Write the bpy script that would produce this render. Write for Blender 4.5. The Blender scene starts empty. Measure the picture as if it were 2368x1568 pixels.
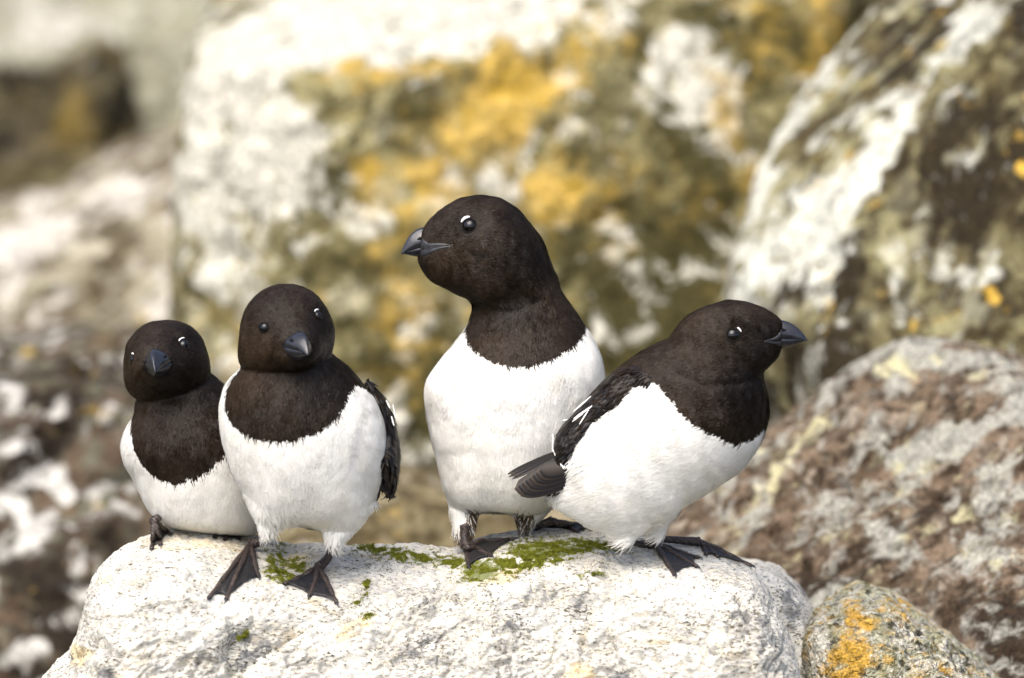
import bpy, bmesh, math
import numpy as np
from mathutils import Vector
from mathutils.bvhtree import BVHTree

# ------------------------------------------------------------------ camera, sky, sun, exposure
PX = 0.6 / 2367.0            # size of one photo unit at the focus distance (the photo is 2367 units wide)
DIST = 4.0
PITCH = math.radians(8.0)
FOCUS = np.array([0.0, 0.0, 0.70])
RIGHT = np.array([1.0, 0.0, 0.0])
DOWN = np.array([0.0, -math.sin(PITCH), -math.cos(PITCH)])
FWD = np.array([0.0, math.cos(PITCH), -math.sin(PITCH)])
CAM = FOCUS - DIST * FWD
UC, VC = 1183.5, 784.0

sc = bpy.context.scene
cam_data = bpy.data.cameras.new("camera")
cam = bpy.data.objects.new("camera", cam_data)
sc.collection.objects.link(cam)
cam.location = CAM.tolist()
cam.rotation_euler = (math.pi / 2 - PITCH, 0, 0)
cam_data.sensor_width = 36.0
cam_data.lens = 36.0 * DIST / 0.6
cam_data.clip_start = 0.1
cam_data.clip_end = 2000.0
cam_data.dof.use_dof = True
cam_data.dof.focus_distance = DIST + 0.005
cam_data.dof.aperture_fstop = 5.6
sc.camera = cam

SUN_EL, SUN_AZ = math.radians(58), math.radians(-150)   # azimuth from +Y, clockwise: upper left, a little to the camera's side
world = bpy.data.worlds.new("World")
sc.world = world
world.use_nodes = True
wn = world.node_tree
bg = wn.nodes["Background"]
sky = wn.nodes.new("ShaderNodeTexSky")
sky.sky_type = 'NISHITA'
sky.sun_disc = False
sky.sun_elevation = SUN_EL
sky.sun_rotation = SUN_AZ
sky.air_density = 0.6
sky.dust_density = 4.0
sky.ozone_density = 0.6
wn.links.new(sky.outputs[0], bg.inputs[0])
bg.inputs[1].default_value = 0.15
sun_data = bpy.data.lights.new("sun", 'SUN')
sun_data.energy = 1.25
sun_data.angle = math.radians(60)
sun_data.color = (1.0, 0.98, 0.945)
sun = bpy.data.objects.new("sun", sun_data)
sc.collection.objects.link(sun)
sdir = Vector((math.sin(SUN_AZ) * math.cos(SUN_EL), math.cos(SUN_AZ) * math.cos(SUN_EL), math.sin(SUN_EL)))
sun.rotation_euler = (-sdir).to_track_quat('-Z', 'Y').to_euler()
sun.location = (sdir * 20)[:]
sc.view_settings.view_transform = 'Standard'
sc.view_settings.look = 'None'
sc.view_settings.gamma = 1.0
sc.view_settings.exposure = 1.36
sc.cycles.max_bounces = 6
sc.cycles.diffuse_bounces = 3
sc.cycles.glossy_bounces = 2
sc.cycles.transmission_bounces = 2

# ------------------------------------------------------------------ helpers
RNG = np.random.default_rng(7)


def at(u, v, w=0.0):
    """A world point: photo position u, v at w units behind the focus distance."""
    D = DIST + w * PX
    s = PX * D / DIST
    return CAM + FWD * D + RIGHT * ((u - UC) * s) + DOWN * ((v - VC) * s)


def link(o, parent=None):
    sc.collection.objects.link(o)
    if parent is not None:
        o.parent = parent
    return o


def tag(o, label=None, cat=None, group=None, kind=None):
    if label: o["label"] = label
    if cat: o["category"] = cat
    if group: o["group"] = group
    if kind: o["kind"] = kind
    return o


def empty(name, loc):
    o = bpy.data.objects.new(name, None)
    o.location = tuple(float(x) for x in loc)
    o.empty_display_size = 0.03
    return link(o)


def mesh_from(name, V, faces, smooth=True):
    """faces: list of int arrays (n,3) or (n,4)."""
    me = bpy.data.meshes.new(name)
    V = np.asarray(V, dtype=np.float32)
    me.vertices.add(len(V))
    me.vertices.foreach_set("co", V.ravel())
    if not isinstance(faces, (list, tuple)):
        faces = [faces]
    loops = np.concatenate([f.ravel() for f in faces]).astype(np.int32)
    tot = np.concatenate([np.full(len(f), f.shape[1]) for f in faces]).astype(np.int32)
    start = np.concatenate([[0], np.cumsum(tot)[:-1]]).astype(np.int32)
    me.loops.add(len(loops))
    me.loops.foreach_set("vertex_index", loops)
    me.polygons.add(len(tot))
    me.polygons.foreach_set("loop_start", start)
    me.polygons.foreach_set("loop_total", tot)
    me.update(calc_edges=True)
    me.polygons.foreach_set("use_smooth", np.full(len(tot), smooth))
    me.validate()
    return me


def col_attr(me, name, C):
    a = me.attributes.new(name, 'FLOAT_COLOR', 'POINT')
    C = np.asarray(C, dtype=np.float32)
    if C.shape[1] == 3:
        C = np.concatenate([C, np.ones((len(C), 1), np.float32)], 1)
    a.data.foreach_set("color", C.ravel())


def vec_attr(me, name, N):
    a = me.attributes.new(name, 'FLOAT_VECTOR', 'POINT')
    a.data.foreach_set("vector", np.asarray(N, dtype=np.float32).ravel())


def mesh_obj(name, me, mat, parent=None, loc=None):
    """me is in world coordinates; it is moved to be local to its parent or to loc."""
    off = None
    if parent is not None:
        p = parent
        off = np.zeros(3)
        while p is not None:
            off += np.array(p.location)
            p = p.parent
    elif loc is not None:
        off = np.array(loc, dtype=float)
    if off is not None:
        co = np.empty(len(me.vertices) * 3, np.float32)
        me.vertices.foreach_get("co", co)
        co = (co.reshape(-1, 3) - off.astype(np.float32)).ravel()
        me.vertices.foreach_set("co", co)
        me.update()
    o = bpy.data.objects.new(name, me)
    if loc is not None and parent is None:
        o.location = tuple(float(x) for x in loc)
    if mat is not None:
        me.materials.append(mat)
    return link(o, parent)


def hash3(ix, iy, iz, seed):
    h = (ix.astype(np.int64) * 374761393 + iy.astype(np.int64) * 668265263 + iz.astype(np.int64) * 2147483647 + seed * 1274126177) & 0xFFFFFFFF
    h = ((h ^ (h >> 13)) * 1274126177) & 0xFFFFFFFF
    h = ((h ^ (h >> 16)) * 2246822519) & 0xFFFFFFFF
    h = h ^ (h >> 15)
    return (h & 0xFFFFFF).astype(np.float64) / 0xFFFFFF * 2 - 1


def vnoise(P, seed=0):
    i = np.floor(P).astype(np.int64)
    f = P - i
    f = f * f * f * (f * (f * 6 - 15) + 10)
    r = 0
    for dx in (0, 1):
        wx = f[:, 0] if dx else 1 - f[:, 0]
        for dy in (0, 1):
            wy = f[:, 1] if dy else 1 - f[:, 1]
            for dz in (0, 1):
                wz = f[:, 2] if dz else 1 - f[:, 2]
                r = r + wx * wy * wz * hash3(i[:, 0] + dx, i[:, 1] + dy, i[:, 2] + dz, seed)
    return r


ROT = np.array([[0.36, 0.48, -0.8], [-0.8, 0.6, 0.0], [0.48, 0.64, 0.6]])


def fbm(P, lam, octs=4, gain=0.5, seed=0):
    Q = np.asarray(P) / lam
    r = np.zeros(len(Q)); a = 1.0
    for k in range(octs):
        r += a * vnoise(Q + 17.3 * k, seed + k)
        Q = (Q @ ROT) * 2.03
        a *= gain
    return r


def smooth01(x, a, b):
    t = np.clip((x - a) / (b - a), 0, 1)
    return t * t * (3 - 2 * t)


def catmull(P, n=12, closed=False):
    P = np.asarray(P, float)
    out = []
    N = len(P)
    for i in range(N if closed else N - 1):
        if closed:
            p0, p1, p2, p3 = P[(i - 1) % N], P[i], P[(i + 1) % N], P[(i + 2) % N]
        else:
            p0, p1, p2, p3 = P[max(i - 1, 0)], P[i], P[i + 1], P[min(i + 2, N - 1)]
        for t in np.linspace(0, 1, n, endpoint=False):
            out.append(0.5 * (2 * p1 + (p2 - p0) * t + (2 * p0 - 5 * p1 + 4 * p2 - p3) * t * t + (3 * p1 - p0 - 3 * p2 + p3) * t ** 3))
    if not closed:
        out.append(P[-1])
    return np.array(out)


def in_poly(U, V, poly):
    poly = np.asarray(poly, float)
    c = np.zeros(len(U), bool)
    x, y = poly[:, 0], poly[:, 1]
    j = len(poly) - 1
    for i in range(len(poly)):
        cond = (y[i] > V) != (y[j] > V)
        with np.errstate(divide='ignore', invalid='ignore'):
            xi = (x[j] - x[i]) * (V - y[i]) / (y[j] - y[i]) + x[i]
        c ^= cond & (U < xi)
        j = i
    return c


# ------------------------------------------------------------------ materials
class NT:
    def __init__(self, name):
        self.m = bpy.data.materials.new(name)
        self.m.use_nodes = True
        self.t = self.m.node_tree
        self.b = self.t.nodes["Principled BSDF"]

    def n(self, typ, **kw):
        nd = self.t.nodes.new(typ)
        for k, v in kw.items():
            if k.startswith("i_"):
                key = k[2:]
                nd.inputs[int(key) if key.isdigit() else key].default_value = v
            else:
                setattr(nd, k, v)
        return nd

    def l(self, a, b):
        self.t.links.new(a, b)

    def noise(self, scale, detail=4, rough=0.55, vec=None, dist=0.0):
        nd = self.n("ShaderNodeTexNoise")
        nd.inputs["Scale"].default_value = scale
        nd.inputs["Detail"].default_value = detail
        nd.inputs["Roughness"].default_value = rough
        nd.inputs["Distortion"].default_value = dist
        if vec is not None: self.l(vec, nd.inputs["Vector"])
        return nd.outputs["Fac"]

    def vor(self, scale, vec=None, out="Distance", feature='F1'):
        nd = self.n("ShaderNodeTexVoronoi", feature=feature)
        nd.inputs["Scale"].default_value = scale
        if vec is not None: self.l(vec, nd.inputs["Vector"])
        return nd.outputs[out]

    def math(self, op, a, b=None, c=None, clamp=False):
        nd = self.n("ShaderNodeMath", operation=op)
        nd.use_clamp = clamp
        for i, x in enumerate((a, b, c)):
            if x is None: continue
            if isinstance(x, (int, float)): nd.inputs[i].default_value = x
            else: self.l(x, nd.inputs[i])
        return nd.outputs[0]

    def step(self, x, a, b):
        nd = self.n("ShaderNodeMapRange", interpolation_type='SMOOTHSTEP')
        self.l(x, nd.inputs[0])
        nd.inputs[1].default_value = a
        nd.inputs[2].default_value = b
        return nd.outputs[0]

    def mix(self, f, a, b, blend='MIX'):
        nd = self.n("ShaderNodeMix", data_type='RGBA', blend_type=blend)
        for i, x in ((0, f), (6, a), (7, b)):
            if isinstance(x, (int, float)): nd.inputs[i].default_value = x
            elif isinstance(x, tuple): nd.inputs[i].default_value = (*x, 1.0) if len(x) == 3 else x
            else: self.l(x, nd.inputs[i])
        return nd.outputs[2]

    def geo_pos(self):
        return self.n("ShaderNodeNewGeometry").outputs["Position"]

    def bump(self, h, strength, dist):
        nd = self.n("ShaderNodeBump")
        nd.inputs["Strength"].default_value = strength
        nd.inputs["Distance"].default_value = dist
        self.l(h, nd.inputs["Height"])
        return nd.outputs[0]


def mat_rock(name, c1, c2, c3, white, yellow, dark, scale=1.0, streak=None, speck=0.0, bump=0.5, rough=0.85, patch=0.5, soft=1.0, ysoft=1.0, fleck=(70, 0.5, 0.6)):
    """Lichen-covered rock. Attribute masks: R white lichen and painted brightness, G yellow lichen, B dark moss and painted shade."""
    hue = lambda c, k, bl: (c[0] * k * 0.96, c[1] * k * 1.01, c[2] * k * bl)
    c1, c2, c3, dark, white, yellow = hue(c1, 0.70, 0.80), hue(c2, 0.78, 0.80), hue(c3, 0.60, 0.78), hue(dark, 0.62, 0.8), (white[0], white[1] * 0.995, white[2] * 0.94), hue(yellow, 1.0, 0.85)
    m = NT(name)
    tc = m.n("ShaderNodeTexCoord").outputs["Object"]
    vec = tc
    if streak is not None:
        mp = m.n("ShaderNodeMapping")
        mp.inputs["Rotation"].default_value = streak[0]
        mp.inputs["Scale"].default_value = streak[1]
        m.l(tc, mp.inputs["Vector"])
        vec = mp.outputs[0]
    sep = m.n("ShaderNodeSeparateColor")
    a = m.n("ShaderNodeAttribute", attribute_name="masks")
    m.l(a.outputs["Color"], sep.inputs[0])
    R, G, B = sep.outputs
    n1 = m.noise(14 * scale, 4, 0.66, vec, 0.4)
    n2 = m.noise(45 * scale, 4, 0.68, vec, 0.3)
    n3 = m.noise(150 * scale, 2, 0.65, tc)
    col = m.mix(m.step(n1, 0.36, 0.64), c1, c2)
    col = m.mix(m.step(n2, 0.45, 0.62), col, c3)
    # rounded crust flecks, light and dark
    wob = m.n("ShaderNodeVectorMath", operation='ADD')
    nv = m.n("ShaderNodeTexNoise"); nv.inputs["Scale"].default_value = fleck[0] * 1.3; nv.inputs["Detail"].default_value = 3
    m.l(vec, nv.inputs["Vector"])
    sc_ = m.n("ShaderNodeVectorMath", operation='SCALE'); sc_.inputs["Scale"].default_value = 1.1 / fleck[0]
    m.l(nv.outputs["Color"], sc_.inputs[0]); m.l(vec, wob.inputs[0]); m.l(sc_.outputs[0], wob.inputs[1])
    vo = m.n("ShaderNodeTexVoronoi"); vo.inputs["Scale"].default_value = fleck[0]; vo.inputs["Randomness"].default_value = 1.0
    m.l(wob.outputs[0], vo.inputs["Vector"])
    vs = m.n("ShaderNodeSeparateColor"); m.l(vo.outputs["Color"], vs.inputs[0])
    core = m.math('SUBTRACT', 1.0, m.step(vo.outputs["Distance"], 0.30, 0.62))
    fl = m.math('MULTIPLY', m.math('MULTIPLY', core, m.step(vs.outputs[0], 0.62, 0.85)), fleck[1])
    fd = m.math('MULTIPLY', m.math('MULTIPLY', core, m.step(vs.outputs[1], 0.62, 0.85)), fleck[2])
    col = m.mix(fl, col, tuple(min(0.75, 0.5 * w_ + 0.9 * c_) for w_, c_ in zip(white, c2)))
    col = m.mix(fd, col, tuple(1.6 * x for x in dark))
    def layer(mask, na, col_in, c, lo, hi, k=1.4):
        f = m.math('MULTIPLY_ADD', m.math('SUBTRACT', na, 0.5), k, mask)
        return m.mix(m.step(f, lo, hi), col_in, c)
    nd_ = m.noise(30 * scale, 4, 0.70, vec, 0.5)
    dk = m.mix(m.step(n3, 0.35, 0.65), dark, tuple(x * 2.4 for x in dark))
    col = layer(B, nd_, col, dk, patch - 0.12 * soft, patch + 0.2 * soft, 1.9)
    nw = m.noise(34 * scale, 4, 0.68, vec, 0.6)
    wv = m.mix(m.step(n3, 0.3, 0.7), white, tuple(x * 0.74 for x in white))
    wv = m.mix(m.math('MULTIPLY', fd, 0.8), wv, tuple(x * 0.35 for x in white))
    col = layer(R, nw, col, wv, patch - 0.08 * soft, patch + 0.16 * soft, 2.0)
    va = m.n("ShaderNodeVectorMath", operation='ADD', i_1=(3.1, 7.7, 1.3)); m.l(vec, va.inputs[0])
    ny = m.noise(38 * scale, 4, 0.68, va.outputs[0], 0.4)
    yv = m.mix(m.step(n2, 0.35, 0.65), yellow, tuple(min(1, x * 1.5 + 0.05) for x in yellow))
    yv = m.mix(m.math('MULTIPLY', fd, 0.9), yv, tuple(0.4 * x for x in yellow))
    col = layer(G, ny, col, yv, patch - 0.12 * ysoft, patch + 0.2 * ysoft, 1.7)
    if speck > 0:
        n4 = m.noise(260 * scale, 3, 0.6, tc)
        col = m.mix(m.math('MULTIPLY', m.step(n4, 0.55, 0.7), speck), col, (0.03, 0.028, 0.025))
    col = m.mix(m.math('MULTIPLY', m.step(n3, 0.3, 0.75), 0.40), col, tuple(0.3 * x for x in c1))
    m.l(col, m.b.inputs["Base Color"])
    m.b.inputs["Roughness"].default_value = rough
    m.b.inputs["Specular IOR Level"].default_value = 0.2
    h = m.math('ADD', m.math('MULTIPLY', n1, 1.0), m.math('ADD', m.math('MULTIPLY', n2, 0.6), m.math('MULTIPLY', n3, 0.3)))
    h = m.math('ADD', h, m.math('MULTIPLY', m.math('SUBTRACT', fl, fd), 0.25))
    m.l(m.bump(h, bump, 0.02), m.b.inputs["Normal"])
    return m.m


def mat_granite(name):
    """The white perch boulder. masks: R moss stain, G ochre stain, B dark grey lichen and painted crack shade."""
    m = NT(name)
    tc = m.n("ShaderNodeTexCoord").outputs["Object"]
    mp = m.n("ShaderNodeMapping")
    mp.inputs["Rotation"].default_value = (0.3, -0.55, 0.2)
    mp.inputs["Scale"].default_value = (0.6, 1.0, 1.5)
    m.l(tc, mp.inputs["Vector"])
    vec = mp.outputs[0]
    sep = m.n("ShaderNodeSeparateColor")
    a = m.n("ShaderNodeAttribute", attribute_name="masks")
    m.l(a.outputs["Color"], sep.inputs[0])
    R, G, B = sep.outputs
    big = m.noise(16, 4, 0.55, vec, 0.3)
    med = m.noise(60, 5, 0.6, vec, 0.3)
    grain = m.noise(560, 3, 0.68, vec, 0.2)
    vc = m.n("ShaderNodeTexVoronoi"); vc.inputs["Scale"].default_value = 420; m.l(vec, vc.inputs["Vector"])
    cell = m.n("ShaderNodeSeparateColor"); m.l(vc.outputs["Color"], cell.inputs[0])
    col = m.mix(m.step(med, 0.35, 0.68), (0.56, 0.545, 0.48), (0.36, 0.35, 0.31))
    col = m.mix(m.math('MULTIPLY', m.step(cell.outputs[1], 0.4, 0.9), 0.45), col, (0.60, 0.545, 0.40))
    col = m.mix(m.math('MULTIPLY', m.step(cell.outputs[2], 0.5, 0.95), 0.55), col, (0.30, 0.30, 0.29))
    # ochre tint
    f = m.math('MULTIPLY_ADD', m.math('SUBTRACT', med, 0.5), 1.3, G)
    col = m.mix(m.math('MULTIPLY', m.step(f, 0.35, 0.75), 0.75), col, m.mix(m.step(grain, 0.4, 0.6), (0.56, 0.42, 0.20), (0.62, 0.54, 0.36)))
    # black mica specks, denser in dark patches
    thr = m.math('MULTIPLY_ADD', B, -0.13, 0.595)
    thr = m.math('MULTIPLY_ADD', m.math('SUBTRACT', med, 0.5), -0.20, thr)
    d = m.math('SUBTRACT', grain, thr)
    col = m.mix(m.step(d, -0.012, 0.05), col, m.mix(m.step(med, 0.4, 0.6), (0.035, 0.032, 0.022), (0.13, 0.115, 0.075)))
    f = m.math('MULTIPLY_ADD', m.math('SUBTRACT', med, 0.5), 1.8, B)
    col = m.mix(m.math('MULTIPLY', m.step(f, 0.5, 0.85), 0.72), col, (0.11, 0.115, 0.12))
    # green stain
    f = m.math('MULTIPLY_ADD', m.math('SUBTRACT', grain, 0.5), 2.0, R)
    f = m.math('MULTIPLY_ADD', m.math('SUBTRACT', med, 0.5), 1.2, f)
    col = m.mix(m.math('MULTIPLY', m.step(f, 0.55, 0.85), 0.85), col, (0.11, 0.13, 0.025))
    m.l(col, m.b.inputs["Base Color"])
    m.b.inputs["Roughness"].default_value = 0.8
    m.b.inputs["Specular IOR Level"].default_value = 0.25
    h = m.math('ADD', m.math('MULTIPLY', grain, 0.6), m.math('MULTIPLY', vc.outputs["Distance"], -0.3))
    m.l(m.bump(h, 0.55, 0.003), m.b.inputs["Normal"])
    return m.m


def mat_feather(name, rough=0.75, spec=0.15, through=0.28):
    m = NT(name)
    a = m.n("ShaderNodeAttribute", attribute_name="fcol")
    tc = m.n("ShaderNodeTexCoord").outputs["Object"]
    n = m.noise(900, 2, 0.5, tc)
    col = m.mix(m.math('MULTIPLY', m.step(n, 0.35, 0.65), 0.05), a.outputs["Color"], (0.0, 0.0, 0.0))
    m.l(col, m.b.inputs["Base Color"])
    nn = m.n("ShaderNodeAttribute", attribute_name="fn")
    m.l(nn.outputs["Vector"], m.b.inputs["Normal"])
    lum = m.step(a.outputs["Fac"], 0.1, 0.5)      # pale feathers are matt and let light through, dark ones are sleek
    m.l(m.math('MULTIPLY_ADD', lum, 0.30, rough - 0.25), m.b.inputs["Roughness"])
    m.l(m.math('MULTIPLY_ADD', lum, -spec * 0.6, spec * 1.6), m.b.inputs["Specular IOR Level"])
    tr = m.n("ShaderNodeBsdfTranslucent")
    m.l(col, tr.inputs["Color"])
    mx = m.n("ShaderNodeMixShader")
    m.l(m.math('MULTIPLY', lum, through), mx.inputs[0])
    m.l(m.b.outputs[0], mx.inputs[1]); m.l(tr.outputs[0], mx.inputs[2])
    m.l(mx.outputs[0], m.t.nodes["Material Output"].inputs["Surface"])
    return m.m


def mat_plain(name, col, rough=0.5, spec=0.5, var=0.25, scale=400, bump=0.0, coat=0.0):
    m = NT(name)
    tc = m.n("ShaderNodeTexCoord").outputs["Object"]
    n = m.noise(scale, 3, 0.6, tc)
    c = m.mix(m.step(n, 0.3, 0.7), tuple(x * (1 - var) for x in col), tuple(min(1, x * (1 + var)) for x in col))
    m.l(c, m.b.inputs["Base Color"])
    m.b.inputs["Roughness"].default_value = rough
    m.b.inputs["Specular IOR Level"].default_value = spec
    m.b.inputs["Coat Weight"].default_value = coat
    m.b.inputs["Coat Roughness"].default_value = 0.05
    if bump:
        m.l(m.bump(n, bump, 0.001), m.b.inputs["Normal"])
    return m.m


def mat_skin(name, c_lo, c_hi, rough, band):
    m = NT(name)
    tc = m.n("ShaderNodeTexCoord").outputs["Object"]
    n = m.noise(260, 3, 0.6, tc)
    v = m.vor(1000, tc)
    c = m.mix(m.step(n, 0.35, 0.65), c_lo, c_hi)
    c = m.mix(m.math('MULTIPLY', m.step(v, 0.3, 0.65), 0.6), c, tuple(0.3 * x for x in c_lo))
    w = m.n("ShaderNodeTexWave", wave_type='BANDS', bands_direction='DIAGONAL')
    w.inputs["Scale"].default_value = 190; w.inputs["Distortion"].default_value = 3.0; w.inputs["Detail"].default_value = 2
    m.l(tc, w.inputs["Vector"])
    c = m.mix(m.math('MULTIPLY', m.step(w.outputs["Fac"], 0.6, 0.95), band), c, tuple(3.0 * x for x in c_hi))
    m.l(c, m.b.inputs["Base Color"])
    m.b.inputs["Roughness"].default_value = rough
    m.b.inputs["Specular IOR Level"].default_value = 0.4
    m.l(m.bump(m.math('ADD', v, m.math('MULTIPLY', w.outputs["Fac"], band)), 0.6, 0.0007), m.b.inputs["Normal"])
    return m.m


M_FEATHER = mat_feather("plumage", 0.75, 0.085)
M_BODY = mat_feather("down", 0.75, 0.11, 0.0)
M_WINGF = mat_feather("wing_feather", 0.62, 0.12)
M_BEAK = mat_plain("horn_beak", (0.011, 0.012, 0.015), 0.24, 0.45, 0.3, 300, 0.12, 0.15)
M_GAPE = mat_plain("gape_edge", (0.016, 0.016, 0.018), 0.38, 0.45)
M_EYE = mat_plain("eye_gloss", (0.003, 0.0026, 0.0022), 0.05, 0.38, 0.2, 300, 0, 0.0)
M_LID = mat_plain("eyelid_skin", (0.008, 0.007, 0.006), 0.85, 0.1)
M_WHITE = mat_plain("white_eyelid_mark", (0.82, 0.81, 0.78), 0.7, 0.2, 0.05)
M_SKIN = mat_skin("scaly_foot_skin", (0.018, 0.014, 0.012), (0.060, 0.042, 0.034), 0.40, 0.22)
M_WEB = mat_skin("web_skin", (0.010, 0.010, 0.011), (0.026, 0.022, 0.021), 0.45, 0.0)
M_CLAW = mat_plain("black_claw", (0.012, 0.012, 0.014), 0.3, 0.5)
M_GRANITE = mat_granite("white_granite")

# ------------------------------------------------------------------ terrain
def build_ground():
    xs = np.concatenate([-np.geomspace(400, 6, 18), np.linspace(-5, 5, 121), np.geomspace(6, 400, 18)])
    ys = np.concatenate([-np.geomspace(300, 6, 14), np.linspace(-5, 6, 133), np.geomspace(6.5, 600, 26)])
    X, Y = np.meshgrid(xs, ys, indexing='ij')
    P = np.stack([X.ravel(), Y.ravel(), np.zeros(X.size)], 1)
    y = P[:, 1]
    z = 0.22 * np.clip(y - 0.4, 0, 2.6) + 0.75 * np.clip(y - 3.0, 0, 12) + 0.12 * np.clip(y - 15, 0, 600)
    near = np.exp(-(np.abs(P[:, 0]) / 6) ** 2 - (y / 7) ** 2)
    z += (fbm(P, 0.7, 4, 0.5, 3) * 0.07 + fbm(P, 0.16, 3, 0.5, 5) * 0.02) * near + fbm(P, 40, 3, 0.5, 9) * 2.0 * (1 - near) * smooth01(np.hypot(P[:, 0], y), 10, 60)
    P[:, 2] = z
    nx, ny = len(xs), len(ys)
    i = np.arange(nx * ny).reshape(nx, ny)
    q = np.stack([i[:-1, :-1].ravel(), i[1:, :-1].ravel(), i[1:, 1:].ravel(), i[:-1, 1:].ravel()], 1)
    me = mesh_from("ground", P, q)
    n = fbm(P, 0.35, 3, 0.5, 21)
    col_attr(me, "masks", np.stack([0.25 + 0.2 * n, 0.2 - 0.2 * n, 0.45 + 0.2 * fbm(P, 0.5, 2, 0.5, 33)], 1))
    mt = mat_rock("scree_ground", (0.10, 0.085, 0.06), (0.17, 0.155, 0.125), (0.07, 0.055, 0.035), (0.4, 0.4, 0.37), (0.22, 0.15, 0.03), (0.03, 0.022, 0.012), 0.6)
    tag(mesh_obj("ground", me, mt), kind="structure")


build_ground()


# ------------------------------------------------------------------ boulders from cut planes
_ICO = {}


def ico(n):
    if n not in _ICO:
        bm = bmesh.new()
        bmesh.ops.create_icosphere(bm, subdivisions=n, radius=1.0)
        V = np.array([v.co[:] for v in bm.verts])
        F = np.array([[v.index for v in f.verts] for f in bm.faces])
        bm.free()
        _ICO[n] = (V, F)
    return _ICO[n]


def project(P):
    d = P - CAM
    D = d @ FWD
    s = PX * D / DIST
    return UC + (d @ RIGHT) / s, VC + (d @ DOWN) / s, (D - DIST) / PX


def boulder(name, centre, planes, mat, label, n=7, k=9.0, disp=((300, 18), (90, 8), (30, 3)), masks=(), base=(0.3, 0.25, 0.3), var=0.15, reach=6000, seed=0, lam=220):
    c = at(*centre)
    dirs, F = ico(n)
    inv = np.zeros(len(dirs))
    inv += (1.0 / (reach * PX)) ** k
    for pl in planes:
        p = [at(*x) for x in pl]
        nrm = np.cross(p[1] - p[0], p[2] - p[0])
        nrm /= np.linalg.norm(nrm)
        d = (p[0] - c) @ nrm
        if d < 0: nrm, d = -nrm, -d
        q = np.clip(dirs @ nrm, 1e-6, None) / d
        inv += q ** k
    r = inv ** (-1.0 / k)
    # a rounded normal for the relief
    V = c + dirs * r[:, None]
    S = V / PX
    h = np.zeros(len(V))
    for j, (lm, am) in enumerate(disp):
        nz = fbm(S, lm, 3, 0.5, seed + 7 * j)
        rg = np.abs(fbm(S * np.array([1.0, 1.0, 1.6]), lm * 1.2, 2, 0.5, seed + 50 + 3 * j))
        h += am * (nz + 0.35 - (1.1 if j == 0 else 0.65) * np.exp(-(rg / 0.16) ** 2))        # lumps split by creases
    V = V + dirs * (h * PX)[:, None]
    me = mesh_from(name, V, F)
    u, v, w = project(V)
    mk = np.zeros((len(V), 3))
    wu = u + fbm(S, 120, 3, 0.5, seed + 70) * 35
    wv = v + fbm(S, 120, 3, 0.5, seed + 80) * 35
    for ch in range(3):
        mk[:, ch] = base[ch] + var * fbm(S, lam, 3, 0.55, seed + 90 + 11 * ch)
    for (bu, bv, ru, rv, ang, ch, st) in masks:
        ca, sa = math.cos(math.radians(ang)), math.sin(math.radians(ang))
        du, dv = wu - bu, wv - bv
        x, y = (du * ca - dv * sa) / ru, (du * sa + dv * ca) / rv
        mk[:, ch] += st * np.exp(-(x * x + y * y) ** 1.5)
    col_attr(me, "masks", np.clip(mk, 0, 1.2))
    bot = np.array([c[0], c[1], V[:, 2].min()])
    o = mesh_obj(name, me, mat, loc=bot)
    tag(o, label, "boulder")
    return o


W, Y, K = 0, 1, 2
BIG = 9000
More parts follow.
